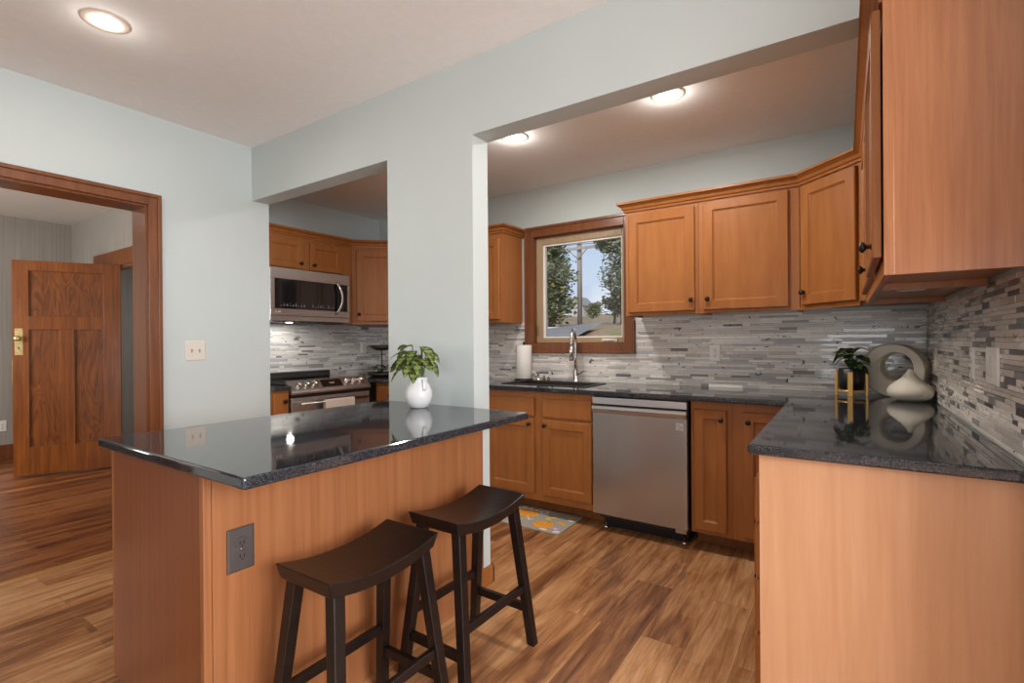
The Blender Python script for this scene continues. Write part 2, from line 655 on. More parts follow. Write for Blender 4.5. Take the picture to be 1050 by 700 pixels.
# floor
b = MB()
b.box(-3.65, XD + 0.1, YD - 0.1, YB, -0.05, 0.0)
b.box(XW - 0.1, XR + 0.1, YB, YW + 0.1, -0.05, 0.0)
struct(b, 'floor', FLOOR)
b = MB()
b.box(XH - 0.1, -3.65, -1.1, YB, -0.05, 0.0)
b.box(XH - 0.1, XW - 0.1, YB, 3.4, -0.05, 0.0)
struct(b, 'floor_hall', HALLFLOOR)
b = MB()
b.poly_prism([(-3.672, 0.0), (-3.664, 0.007), (-3.636, 0.007), (-3.628, 0.0)], -1.30, 0.20, mat4=Matrix(((1, 0, 0, 0), (0, 0, -1, 0), (0, 1, 0, 0), (0, 0, 0, 1))))
struct(b, 'trim_1', wood('oak_threshold', (0.30, 0.14, 0.04), (0.46, 0.24, 0.08), 0.3, axis=1))

# ceilings
struct(MB().box(XL, XD + 0.1, YD - 0.1, YB, HC, HC + 0.08), 'ceiling', CEIL)
struct(MB().box(XW - 0.1, XR + 0.1, YB2, YW + 0.1, HK, HK + 0.186), 'ceiling_kitchen', CEIL)
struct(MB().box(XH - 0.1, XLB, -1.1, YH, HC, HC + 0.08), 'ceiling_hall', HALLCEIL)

# left wall with the wide cased opening
DY0, DY1, DZ = -0.20, 1.302, 2.10
b = MB()
b.box(XLB, XL, YD, DY0, 0, HC)
b.box(XLB, XL, DY1, YB2, 0, HC)
b.box(XLB, XL, DY0, DY1, DZ, HC)
struct(b, 'wall_left', PAINT)
# partition: header over both openings and the pier between them
b = MB()
b.box(XL, XR, YB, YB2, ZB, HC + 0.08)
b.box(-2.141, -1.532, YB, YB2, 0, ZB)
struct(b, 'wall_partition', PAINT)
# right wall ends just this side of the cabinets and returns into the dining side
b = MB()
b.box(XR, XR + 0.12, 1.50, YW, 0, HC)
b.box(XR + 0.12, XD, 1.50, 1.62, 0, HC)
wr = struct(b, 'wall_right', PAINT)
# window wall
WX0, WX1, WZ0, WZ1 = -2.222, -1.395, 1.215, 2.135
b = MB()
b.box(XW, WX0, YW, YW + 0.16, 0, HK)
b.box(WX1, XR + 0.12, YW, YW + 0.16, 0, HK)
b.box(WX0, WX1, YW, YW + 0.16, 0, WZ0)
b.box(WX0, WX1, YW, YW + 0.16, WZ1, HK)
wb = struct(b, 'wall_back', PAINT)
# range wall and the wall between hall and kitchen
b = MB()
b.box(XW - 0.10, XW, YB2, YW + 0.16, 0, HK)
ww = struct(b, 'wall_range', PAINT)
b = MB()
b.box(XH, -6.66, YH, YB2, 0, HC)
b.box(-5.20, XLB, YH, YB2, 0, HC)
b.box(-6.66, -5.20, YH, YB2, 2.035, HC)
struct(b, 'wall_hall_side', WALLPAPER)
struct(MB().box(XH - 0.1, XH, -1.0, YB2 + 1.3, 0, HC), 'wall_hall_far', WALLPAPER)
b = MB()
b.box(XH, -6.3, -1.1, -1.0, 0, HC)
b.box(-4.9, XLB, -1.1, -1.0, 0, HC)
b.box(-6.3, -4.9, -1.1, -1.0, 0, 0.9)
b.box(-6.3, -4.9, -1.1, -1.0, 2.3, HC)
struct(b, 'wall_hall_near', WALLPAPER)
b = MB()
b.box(XH, XW - 0.10, 3.3, 3.4, 0, HC)
b.box(XH, XW - 0.10, YB2, 3.4, HC, HC + 0.08)
struct(b, 'wall_side_room', plain('side_room_paint', (0.55, 0.53, 0.49), 0.7))
# walls behind and beside the camera, with openings added for the area lights
b = MB()
b.box(XL, -0.4, YD - 0.1, YD, 0, HC)
b.box(1.9, XD, YD - 0.1, YD, 0, HC)
b.box(-0.4, 1.9, YD - 0.1, YD, 2.15, HC)
struct(b, 'wall_rear', PAINT)
b = MB()
b.box(XD, XD + 0.1, YD, -1.05, 0, HC)
b.box(XD, XD + 0.1, 1.15, 1.62, 0, HC)
b.box(XD, XD + 0.1, -1.05, 1.15, 2.3, HC)
struct(b, 'wall_dining', PAINT)

# casing of the wide opening (dining face), with a raised outer band
b = MB()
T = 0.02
for (y0, y1, z0, z1) in ((DY1 - 0.006, DY1 + 0.056, 0, DZ + 0.056), (DY0 - 0.056, DY0 + 0.006, 0, DZ + 0.056), (DY0 + 0.006, DY1 - 0.006, DZ - 0.006, DZ + 0.056)):
    b.box(XL, XL + T, y0, y1, z0, z1, 0.003)
b.box(XL, XL + 0.032, DY1 + 0.040, DY1 + 0.062, 0, DZ + 0.062, 0.004)
b.box(XL, XL + 0.032, DY0 - 0.062, DY0 - 0.040, 0, DZ + 0.062, 0.004)
b.box(XL, XL + 0.032, DY0 - 0.040, DY1 + 0.040, DZ + 0.040, DZ + 0.062, 0.004)
# jamb lining and stop
b.box(XLB, XL, DY1 - 0.018, DY1 + 0.001, 0, DZ)
b.box(XLB, XL, DY0 - 0.001, DY0 + 0.018, 0, DZ)
b.box(XLB, XL, DY0 + 0.018, DY1 - 0.018, DZ - 0.018, DZ + 0.001)
b.box(XLB - 0.02, XLB, DY1 - 0.006, DY1 + 0.10, 0, DZ + 0.1, 0.003)
b.box(XLB - 0.02, XLB, DY0 + 0.006, DY1 - 0.006, DZ - 0.006, DZ + 0.10, 0.003)
struct(b, 'trim_2', CASING)
# casing of the hall doorway
b = MB()
for (x0, x1, z0, z1) in ((-6.78, -6.655, 0, 2.04), (-5.205, -5.07, 0, 2.04)):
    b.box(x0, x1, YH - 0.022, YH, z0, z1, 0.003)
b.box(-6.81, -5.04, YH - 0.028, YH, 2.04, 2.20, 0.004)
b.box(-6.66, -6.642, YH, YB2, 0, 2.035)
b.box(-5.218, -5.20, YH, YB2, 0, 2.035)
b.box(-6.642, -5.218, YH, YB2, 2.017, 2.035)
struct(b, 'trim_3', FIR)

# baseboards
b = MB()
b.box(XH, XH + 0.02, -1.0, YH, 0, 0.16, 0.004)
struct(b, 'baseboard_hall_far', CASING)
b = MB()
b.box(XH + 0.02, -6.78, YH - 0.02, YH, 0, 0.16, 0.004)
b.box(-5.07, XLB - 0.02, YH - 0.02, YH, 0, 0.16, 0.004)
struct(b, 'baseboard_hall_side', CASING)
b = MB()
b.box(XL, XL + 0.016, DY1 + 0.062, YB2, 0, 0.11, 0.004)
struct(b, 'baseboard_left', CASING)
b = MB()
b.box(-1.532, -1.516, YB + 0.002, YB2 + 0.014, 0, 0.09, 0.003)
b.box(-2.141, -1.516, YB2, YB2 + 0.014, 0, 0.09, 0.003)
struct(b, 'baseboard_pier', MAPLE)

# ------------------------------------------------------------------ window over the sink
b = MB()
cz0, cz1, cx0, cx1 = 1.150, 2.205, -2.290, -1.328
b.box(cx0, WX0 + 0.008, YW - 0.02, YW, cz0, cz1, 0.003)
b.box(WX1 - 0.008, cx1, YW - 0.02, YW, cz0, cz1, 0.003)
b.box(WX0 + 0.008, WX1 - 0.008, YW - 0.02, YW, WZ1 - 0.008, cz1, 0.003)
b.box(WX0 + 0.008, WX1 - 0.008, YW - 0.02, YW, cz0, WZ0 + 0.008, 0.003)
b.box(cx0 - 0.008, cx0 + 0.014, YW - 0.03, YW, cz0 - 0.008, cz1 + 0.008, 0.004)
b.box(cx1 - 0.014, cx1 + 0.008, YW - 0.03, YW, cz0 - 0.008, 1.40, 0.004)
b.box(cx0 + 0.014, cx1 - 0.014, YW - 0.03, YW, cz1 - 0.014, cz1 + 0.008, 0.004)
b.box(cx0 + 0.014, cx1 - 0.014, YW - 0.03, YW, cz0 - 0.008, cz0 + 0.014, 0.004)
# reveal lining
b.box(WX0, WX0 + 0.012, YW, YW + 0.16, WZ0, WZ1)
b.box(WX1 - 0.012, WX1, YW, YW + 0.16, WZ0, WZ1)
b.box(WX0 + 0.012, WX1 - 0.012, YW, YW + 0.16, WZ0, WZ0 + 0.012)
b.box(WX0 + 0.012, WX1 - 0.012, YW, YW + 0.16, WZ1 - 0.012, WZ1)
win = struct(b, 'window_1', CASING)
sx0, sx1, sz0, sz1, sy = WX0 + 0.012, WX1 - 0.012, WZ0 + 0.012, WZ1 - 0.012, YW + 0.03
b = MB()
fw_ = 0.062
b.box(sx0, sx0 + fw_, sy, sy + 0.05, sz0, sz1, 0.004)
b.box(sx1 - 0.030, sx1, sy, sy + 0.05, sz0, sz1, 0.004)
b.box(sx0 + fw_, sx1 - 0.030, sy, sy + 0.05, sz1 - fw_, sz1, 0.004)
b.box(sx0 + fw_, sx1 - 0.030, sy, sy + 0.05, sz0, sz0 + 0.042, 0.004)
b.build('window_sash', SASH, win)
b = MB()
gx0, gx1, gz0, gz1 = sx0 + fw_, sx1 - 0.030, sz0 + 0.042, sz1 - fw_
b.box(gx0, gx0 + 0.022, sy + 0.012, sy + 0.04, gz0, gz1)
b.box(gx1 - 0.008, gx1, sy + 0.012, sy + 0.04, gz0, gz1)
b.box(gx0 + 0.022, gx1 - 0.008, sy + 0.012, sy + 0.04, gz0, gz0 + 0.010)
b.box(gx0 + 0.022, gx1 - 0.008, sy + 0.012, sy + 0.04, gz1 - 0.014, gz1)
b.build('glazing_bead', WHITE, win)
MB().box(gx0 + 0.01, gx1 - 0.004, sy + 0.024, sy + 0.028, gz0 + 0.004, gz1 - 0.006).build('window_pane', GLASS, win)
b = MB()
b.box(-1.600, -1.470, sy - 0.022, sy, sz0 + 0.004, sz0 + 0.030, 0.004)
b.box(-1.585, -1.495, sy - 0.034, sy - 0.020, sz0 + 0.014, sz0 + 0.026, 0.004)
b.build('crank_handle', CREAM, win)
b = MB()
b.box(sx0 + 0.010, sx0 + 0.026, sy - 0.014, sy, 1.30, 1.37, 0.004)
b.build('sash_lock', BRASS, win)

# ------------------------------------------------------------------ mosaic backsplashes (tiles laid one by one in each part's mesh)
PAL = [((0.70, 0.685, 0.665), 12), ((0.60, 0.585, 0.565), 10), ((0.49, 0.475, 0.46), 6), ((0.77, 0.76, 0.75), 7), ((0.37, 0.36, 0.355), 3), ((0.20, 0.195, 0.20), 2), ((0.42, 0.425, 0.455), 3), ((0.64, 0.60, 0.555), 4)]


PAL_R = [((0.72, 0.685, 0.65), 18), ((0.63, 0.60, 0.57), 10), ((0.52, 0.49, 0.46), 4), ((0.115, 0.117, 0.130), 6), ((0.20, 0.195, 0.195), 4), ((0.33, 0.32, 0.325), 2)]


def mosaic(rects, seed, to_world, name, parent, dark=1.0, tint=(1, 1, 1), pal=PAL):
    """rects: (u0,u1,v0,v1) areas on one wall; rows run on through all of them."""
    rnd = random.Random(seed)
    cols = [c for c, n in pal for _ in range(int(round(n * (dark if sum(c) < 1.0 else 1))))]
    v0 = min(r[2] for r in rects)
    v1 = max(r[3] for r in rects)
    u0 = min(r[0] for r in rects)
    u1 = max(r[1] for r in rects)
    verts, faces, colr = [], [], []
    g = 0.0010
    T0, T1 = 0.004, 0.008

    def tile(a, bb, c, d, col, th):
        for (ra, rb, rc, rd) in rects:
            x0, x1, z0, z1 = max(a, ra), min(bb, rb), max(c, rc), min(d, rd)
            if x1 - x0 < 0.004 or z1 - z0 < 0.003:
                continue
            k = len(verts)
            e = 0.0012
            for (x, z, t) in ((x0, z0, 0), (x1, z0, 0), (x1, z1, 0), (x0, z1, 0), (x0, z0, th - e), (x1, z0, th - e), (x1, z1, th - e), (x0, z1, th - e),
                              (x0 + e, z0 + e, th), (x1 - e, z0 + e, th), (x1 - e, z1 - e, th), (x0 + e, z1 - e, th)):
                verts.append(to_world(x, z, t))
                colr.append(col)
            for q in ((0, 1, 5, 4), (1, 2, 6, 5), (2, 3, 7, 6), (3, 0, 4, 7), (4, 5, 9, 8), (5, 6, 10, 9), (6, 7, 11, 10), (7, 4, 8, 11), (8, 9, 10, 11)):
                faces.append(tuple(k + i for i in q))
    z = v0
    while z < v1 - 0.003:
        h = rnd.choice((0.0145, 0.0145, 0.0145, 0.021))
        if v1 - z - h < 0.008:
            h = v1 - z
        x = u0 - rnd.random() * 0.2
        while x < u1:
            ln = rnd.choice((0.05, 0.10, 0.15, 0.15, 0.22, 0.30))
            c = rnd.choice(cols)
            if sum(c) < 0.75:
                ln = min(ln, 0.12)
            j = rnd.uniform(0.93, 1.07)
            al = 0.0 if rnd.random() < 0.4 else 1.0
            tile(x + g / 2, x + ln - g / 2, z + g / 2, z + h - g / 2, (c[0] * j * tint[0], c[1] * j * tint[1], c[2] * j * tint[2], al), rnd.choice((T0 + 0.003, T1)))
            x += ln
        z += h
    me = bpy.data.meshes.new(name)
    base = len(verts)
    for (a, bb, c, d) in rects:      # grout bed behind the tiles
        k = len(verts)
        for (x, zz) in ((a, c), (bb, c), (bb, d), (a, d)):
            verts.append(to_world(x, zz, 0.003))
            colr.append((0.42, 0.40, 0.38, 0.0))
        faces.append((k, k + 1, k + 2, k + 3))
    me.from_pydata(verts, [], faces)
    at = me.attributes.new('tile_color', 'FLOAT_COLOR', 'POINT')
    at.data.foreach_set('color', [v for c in colr for v in c])
    me.materials.append(TILE)
    bm_ = bmesh.new()
    bm_.from_mesh(me)
    bmesh.ops.recalc_face_normals(bm_, faces=bm_.faces)
    bm_.to_mesh(me)
    bm_.free()
    o = bpy.data.objects.new(name, me)
    COL.objects.link(o)
    o.parent = parent
    return o


ZT = 1.412
mosaic([(XW, cx0 - 0.010, CT, ZT), (cx0 - 0.010, cx1 + 0.010, CT, cz0 - 0.010), (cx1 + 0.010, XR - 0.008, CT, ZT)], 11,
       lambda u, v, t: (u, YW - t, v), 'mosaic_backsplash', wb, dark=1.2, tint=(1.16, 1.13, 1.10))
mosaic([(1.71, YW - 0.008, CT, ZT + 0.005)], 23, lambda u, v, t: (XR - t, u, v), 'mosaic_backsplash', wr, tint=(1.12, 1.09, 1.06), pal=PAL_R)
mosaic([(YB2, YW - 0.008, CT, ZT)], 37, lambda u, v, t: (XW + t, u, v), 'mosaic_backsplash', ww, dark=0.7)

# ------------------------------------------------------------------ cabinets
KN = MB()
KN.lathe([(0.0, 0.030), (0.008, 0.029), (0.0145, 0.024), (0.0155, 0.019), (0.011, 0.014), (0.006, 0.011), (0.006, 0.003), (0.010, 0.0), (0.0, 0.0)], seg=16, mat4=Matrix.Rotation(R(90), 4, 'X'))
KNOB = KN.build('knob', BRONZE)
COL.objects.unlink(KNOB)


def knob(parent, x, y, z, name='knob'):
    return copy_mesh(KNOB, name, parent, (x, y, z))


def shaker(root, x0, x1, z0, z1, y0, k=None, name='door', stile=0.057, mat=None):
    """Framed door with a flat recessed panel, its face at y0; k = (x, z) of its knob."""
    b = MB()
    b.rings_panel(x0, x1, z0, z1, [(0, y0 + 0.020), (0, y0 + 0.004), (0.004, y0), (stile, y0), (stile + 0.003, y0 + 0.005), (stile + 0.007, y0 + 0.006), (stile + 0.010, y0 + 0.010)])
    d = b.build(name, mat or MAPLE, root)
    if k:
        knob(d, k[0], y0, k[1])
    return d


def slab(root, x0, x1, z0, z1, y0, k=None, name='drawer_front'):
    b = MB()
    b.rings_panel(x0, x1, z0, z1, [(0, y0 + 0.020), (0, y0 + 0.006), (0.002, y0 + 0.003), (0.007, y0)])
    d = b.build(name, MAPLE, root)
    if k:
        knob(d, k[0], y0, k[1])
    return d


def base_body(root, w_, d_, toe=0.15, zt=CB, left_end=False):
    b = MB()
    b.box(0, w_, 0, d_, 0.105, zt, 0.0015)
    bb = b.build('cabinet_body', MAPLE, root)
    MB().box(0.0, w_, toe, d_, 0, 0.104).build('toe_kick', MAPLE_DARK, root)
    return bb


def upper_body(root, w_, d_, z0, z1, m=None):
    b = MB()
    t = 0.016
    b.box(0, t, 0.018, d_, z0, z1)
    b.box(w_ - t, w_, 0.018, d_, z0, z1)
    b.box(t, w_ - t, 0.018, d_, z0 + 0.022, z0 + 0.034)
    b.box(t, w_ - t, 0.018, d_, z1 - t, z1)
    b.box(t, w_ - t, d_ - 0.008, d_, z0 + 0.034, z1 - t)
    b.box(0, w_, 0, 0.018, z0, z1, 0.001)      # face frame with the doors' backs behind it
    return b.build('cabinet_body', m or MAPLE_SIDE, root)


FY = 3.050           # face frames of the sink run
DFY = -0.020         # door face in front of its frame (local)
# --- sink run, left to right
t = thing('base_cabinet', 'wooden base cabinet filling the far corner to the right of the range', 'cabinet', (-3.526, FY, 0))
base_body(t, 1.222, 0.596, 0.15)
for i in range(3):
    x0 = 0.03 + i * 0.40
    slab(t, x0, x0 + 0.37, 0.70, 0.85, DFY, (x0 + 0.185, 0.775))
    shaker(t, x0, x0 + 0.37, 0.155, 0.68, DFY, (x0 + 0.33, 0.64))

t = thing('sink_cabinet', 'wooden sink base cabinet with two doors, under the window beside the dishwasher', 'cabinet', (-2.302, FY, 0))
base_body(t, 0.914, 0.596, 0.15)
slab(t, 0.050, 0.452, 0.705, 0.838, DFY)
slab(t, 0.522, 0.902, 0.705, 0.838, DFY)
shaker(t, 0.050, 0.452, 0.155, 0.688, DFY, (0.418, 0.650))
shaker(t, 0.522, 0.902, 0.155, 0.688, DFY, (0.530 + 0.018, 0.650))

t = thing('base_cabinet', 'narrow one-door wooden base cabinet right of the dishwasher', 'cabinet', (-0.764, FY, 0))
base_body(t, 0.228, 0.596, 0.15)
shaker(t, 0.020, 0.200, 0.130, 0.835, DFY, (0.172, 0.782), stile=0.05)

# corner unit, L-shaped
t = thing('corner_base_cabinet', 'wooden corner base cabinet between the sink run and the right-hand run', 'cabinet', (-0.535, FY, 0))
b = MB()
b.poly_prism([(0, 0), (0.310, 0), (0.310, -0.320), (0.916, -0.320), (0.916, 0.596), (0, 0.596)], 0.105, CB)
b.build('cabinet_body', MAPLE, t)
b = MB()
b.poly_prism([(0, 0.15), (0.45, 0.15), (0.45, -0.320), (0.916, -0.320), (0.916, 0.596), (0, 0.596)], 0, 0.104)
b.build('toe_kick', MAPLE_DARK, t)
shaker(t, 0.060, 0.286, 0.130, 0.835, DFY, (0.086, 0.780), stile=0.05)

# right-hand run, fronts facing left
FX = -0.225
t = thing('drawer_cabinet', 'wooden drawer base at the near end of the right-hand run', 'cabinet', (FX, 2.20, 0), R(-90))
b = MB()
b.box(0, 0.452, 0, 0.612, 0.105, CB, 0.0015)
b.build('cabinet_body', MAPLE, t)
MB().box(0, 0.452, 0.085, 0.612, 0, 0.104).build('toe_kick', MAPLE_DARK, t)
b = MB()
b.box(0.4525, 0.470, -0.002, 0.612, 0.0, CB, 0.0012)
b.build('end_panel', wood('maple_end_panel', (0.54, 0.268, 0.135), (0.62, 0.330, 0.178), 0.42, scale=34, stretch=0.05, blotch=0.25), t)
for z0, z1 in ((0.125, 0.300), (0.312, 0.475), (0.487, 0.650), (0.662, 0.800)):
    slab(t, 0.015, 0.449, z0, z1, DFY, (0.232, (z0 + z1) / 2))
t = thing('base_cabinet', 'wooden base cabinet in the middle of the right-hand run, behind the drawer base', 'cabinet', (FX, 2.728, 0), R(-90))
base_body(t, 0.526, 0.612, 0.085)
slab(t, 0.015, 0.511, 0.705, 0.835, DFY, (0.26, 0.77))
shaker(t, 0.015, 0.258, 0.130, 0.690, DFY, (0.23, 0.65))
shaker(t, 0.268, 0.511, 0.130, 0.690, DFY, (0.295, 0.65))

# small base left of the range
RY0, RY1 = 2.215, 2.975
RFX = -3.520
t = thing('base_cabinet', 'slim wooden base cabinet left of the range, against the wall end', 'cabinet', (-3.545, YB2 + 0.003, 0), R(90))
base_body(t, 0.135, 0.60, 0.08)
slab(t, 0.008, 0.128, 0.70, 0.865, DFY, (0.092, 0.80))
shaker(t, 0.008, 0.128, 0.13, 0.69, DFY, (0.11, 0.65), stile=0.03)

# --- upper cabinets
UZ0, UZ1 = 1.412, 2.135
UY = YW - 0.305
t = thing('upper_cabinet', 'wall cabinet with one door, immediately right of the kitchen window', 'cabinet', (-1.277, UY, 0))
upper_body(t, 0.492, 0.297, UZ0, UZ1)
shaker(t, 0.028, 0.470, UZ0 + 0.022, UZ1 - 0.028, DFY, (0.450, UZ0 + 0.09))
t = thing('upper_cabinet', 'wider one-door wall cabinet over the dishwasher, next to the corner', 'cabinet', (-0.784, UY, 0))
upper_body(t, 0.566, 0.297, UZ0, UZ1)
shaker(t, 0.030, 0.510, UZ0 + 0.022, UZ1 - 0.012, DFY, (0.058, UZ0 + 0.09))
# diagonal corner cabinet
t = thing('corner_wall_cabinet', 'angled corner wall cabinet above the ring vase', 'cabinet', (-0.216, UY, 0), R(-45))
cw = math.hypot(0.305, 0.305)
b = MB()
c45 = math.cos(R(45))


def loc45(px, py):   # world offset from the hinge corner -> local frame turned -45 degrees
    return (px * c45 - py * c45, px * c45 + py * c45)


pts = [loc45(0.001, 0), loc45(0.305, -0.304), loc45(0.602, -0.304), loc45(0.602, 0.297), loc45(0.001, 0.297)]
b.poly_prism(pts, UZ0 + 0.022, UZ1)
b.box(0.0, 0.036, 0, 0.018, UZ0, UZ0 + 0.022)
b.box(0.036, cw - 0.036, 0, 0.018, UZ0, UZ0 + 0.022)
b.build('cabinet_body', MAPLE, t)
shaker(t, 0.028, cw - 0.045, UZ0 + 0.026, UZ1 - 0.014, DFY, (0.050, UZ0 + 0.098))
# right wall uppers
UXF = 0.089
t = thing('upper_cabinet', 'two-door wall cabinet on the right wall, beyond the nearest one', 'cabinet', (UXF, 3.045, 0), R(-90))
upper_body(t, 0.833, 0.297, UZ0, UZ1)
shaker(t, 0.022, 0.410, UZ0 + 0.048, UZ1 - 0.012, DFY)
shaker(t, 0.424, 0.812, UZ0 + 0.048, UZ1 - 0.012, DFY, (0.778, UZ0 + 0.085))
t = thing('upper_cabinet', 'nearest wall cabinet on the right, its wide plain side facing the room', 'cabinet', (UXF, 2.211, 0), R(-90))
upper_body(t, 0.561, 0.297, UZ0, UZ1)
b = MB()
b.box(0.5615, 0.5675, -0.001, 0.297, UZ0 - 0.004, UZ1 + 0.02, 0.001)
b.box(0.5615, 0.5705, -0.003, 0.020, UZ0 - 0.004, UZ1 + 0.02, 0.001)
b.build('side_panel', wood('maple_side_panel', (0.30, 0.104, 0.033), (0.42, 0.166, 0.060), 0.26, scale=70, stretch=0.04, blotch=0.5, spec=0.55), t)
d = shaker(t, 0.022, 0.549, UZ0 + 0.048, UZ1 - 0.012, DFY - 0.007, (0.500, UZ0 + 0.085))
lt = thing('under_cabinet_light', 'small white puck light under the nearest right-hand wall cabinet', 'light', (0.205, 2.30, UZ0 + 0.021))
MB().box(-0.045, 0.045, -0.06, 0.06, -0.014, 0, 0.003).build('housing', WHITE, lt)
MB().box(-0.036, 0.036, -0.05, 0.05, -0.017, -0.0142, 0.001).build('diffuser', plain('frosted_lens', (0.8, 0.78, 0.74), 0.5), lt)

# window-left upper, left diagonal, over-microwave
t = thing('upper_cabinet', 'wall cabinet left of the window, mostly behind the white pier', 'cabinet', (-3.538, UY, 0))
upper_body(t, 1.210, 0.292, UZ0 - 0.015, UZ1)
shaker(t, 0.030, 0.400, UZ0 + 0.012, UZ1 - 0.030, DFY, (0.37, UZ0 + 0.09))
shaker(t, 0.410, 0.785, UZ0 + 0.012, UZ1 - 0.030, DFY, (0.75, UZ0 + 0.09))
shaker(t, 0.800, 1.182, UZ0 + 0.012, UZ1 - 0.045, DFY, (0.83, UZ0 + 0.09))
RUX = -3.845
t = thing('corner_wall_cabinet', 'angled corner wall cabinet right of the microwave', 'cabinet', (RUX, 3.046, 0), R(45))
b = MB()


def locp45(px, py):
    return (px * c45 + py * c45, -px * c45 + py * c45)


pts = [locp45(0.001, 0.001), locp45(0.304, 0.304), locp45(0.304, 0.602), locp45(-0.297, 0.602), locp45(-0.297, 0.001)]
b.poly_prism(pts, UZ0, UZ1)
b.build('cabinet_body', MAPLE, t)
shaker(t, 0.045, cw - 0.030, UZ0 + 0.030, UZ1 - 0.03, DFY, (0.070, UZ0 + 0.095))
MWY0, MWY1 = 2.195, 2.957
t = thing('upper_cabinet', 'short two-door wall cabinet directly above the microwave', 'cabinet', (RUX, MWY0, 0), R(90))
upper_body(t, 0.850, 0.297, 1.852, UZ1)
shaker(t, 0.012, 0.345, 1.868, UZ1 - 0.026, DFY, (0.312, 1.912), stile=0.05)
shaker(t, 0.405, 0.735, 1.868, UZ1 - 0.026, DFY, (0.437, 1.912), stile=0.05)
b = MB()
b.box(0.764, 0.850, 0.0, 0.297, UZ0, 1.8518)
b.build('filler_strip', MAPLE, t)


# crown mouldings: one profile swept round each run
def crown(name, label, path, mat=MAPLE):
    prof = [(0.0, 0.0), (0.010, 0.0), (0.012, 0.012), (0.020, 0.018), (0.026, 0.034), (0.044, 0.048), (0.050, 0.050), (0.050, 0.064), (0.0, 0.064)]
    n = len(path)
    t = bmesh.new()
    rings = []
    for i, p in enumerate(path):
        p = Vector(p)
        dirs = []
        if i > 0:
            dirs.append((p - Vector(path[i - 1])).normalized())
        if i < n - 1:
            dirs.append((Vector(path[i + 1]) - p).normalized())
        ns = [Vector((d.y, -d.x)) for d in dirs]
        if len(ns) == 2:
            mvec = (ns[0] + ns[1]).normalized()
            mvec = mvec / max(0.2, mvec.dot(ns[0]))
        else:
            mvec = ns[0]
        rings.append([t.verts.new((p.x + mvec.x * o, p.y + mvec.y * o, UZ1 + z)) for o, z in prof])
    for a, c in zip(rings, rings[1:]):
        for k in range(len(prof)):
            t.faces.new((a[k], a[(k + 1) % len(prof)], c[(k + 1) % len(prof)], c[k]))
    t.faces.new(rings[0])
    t.faces.new(list(reversed(rings[-1])))
    bmesh.ops.recalc_face_normals(t, faces=t.faces)
    mb = MB()
    mb._add(t, 0)
    o = mb.build(name, mat)
    return tag(o, label, 'crown molding', None, 'thing')


crown('crown_molding', 'wooden crown molding along the wall cabinets right of the window and round the corner',
      [(-1.277, YW - 0.002), (-1.277, UY), (-0.216, UY), (UXF, 3.046), (UXF, 1.651)])
crown('crown_molding', 'wooden crown molding along the cabinets over the microwave, ending left of the window',
      [(RUX, MWY0), (RUX, 3.046), (-3.540, UY), (-2.328, UY), (-2.328, YW - 0.002)])


# ------------------------------------------------------------------ countertops
def slab_mesh(xs, ys, inside, z0, z1, bev=0.007):
    t = bmesh.new()
    vs = {}

    def V(i, j):
        if (i, j) not in vs:
            vs[(i, j)] = t.verts.new((xs[i], ys[j], z1))
        return vs[(i, j)]
    fs = []
    for i in range(len(xs) - 1):
        for j in range(len(ys) - 1):
            if inside((xs[i] + xs[i + 1]) / 2, (ys[j] + ys[j + 1]) / 2):
                fs.append(t.faces.new((V(i, j), V(i + 1, j), V(i + 1, j + 1), V(i, j + 1))))
    r = bmesh.ops.extrude_face_region(t, geom=fs)
    vv = [g for g in r['geom'] if isinstance(g, bmesh.types.BMVert)]
    bmesh.ops.translate(t, verts=vv, vec=(0, 0, z0 - z1))
    bmesh.ops.recalc_face_normals(t, faces=t.faces)
    ed = [e for e in t.edges if len(e.link_faces) == 2 and e.calc_face_angle(0) > 1.2]
    bmesh.ops.bevel(t, geom=ed, offset=bev, segments=3, profile=0.5, affect='EDGES')
    mb = MB()
    mb._add(t, 0)
    return mb


SX0, SX1, SY0, SY1 = -2.205, -1.530, 3.190, 3.515
CFY = 3.010


def in_counter(x, y):
    if SX0 < x < SX1 and SY0 < y < SY1:
        return False
    if y > CFY:
        return True
    if x > -0.2555 and y > 1.700:
        return True
    if x < -3.500 and y > RY1 + 0.004:
        return True
    return False


ct = slab_mesh([XW + 0.009, -3.500, SX0, SX1, -0.2555, XR - 0.009], [1.700, RY1 + 0.004, CFY, SY0, SY1, YW - 0.009], in_counter, CB + 0.001, CT).build('countertop', GRANITE)
tag(ct, 'dark speckled granite countertop running from the sink round to the right-hand cabinets', 'countertop')
ct2 = slab_mesh([XW + 0.009, -3.500], [YB2 + 0.002, RY0 - 0.004], lambda x, y: True, CB + 0.001, CT).build('countertop', GRANITE)
tag(ct2, 'short granite countertop piece left of the range', 'countertop')
ct3 = slab_mesh([-2.1635, -1.2105], [0.635, YB - 0.002], lambda x, y: True, CB + 0.001, CT).build('island_countertop', GRANITE)
tag(ct3, 'polished dark granite top of the island, overhanging the bar stools', 'countertop')

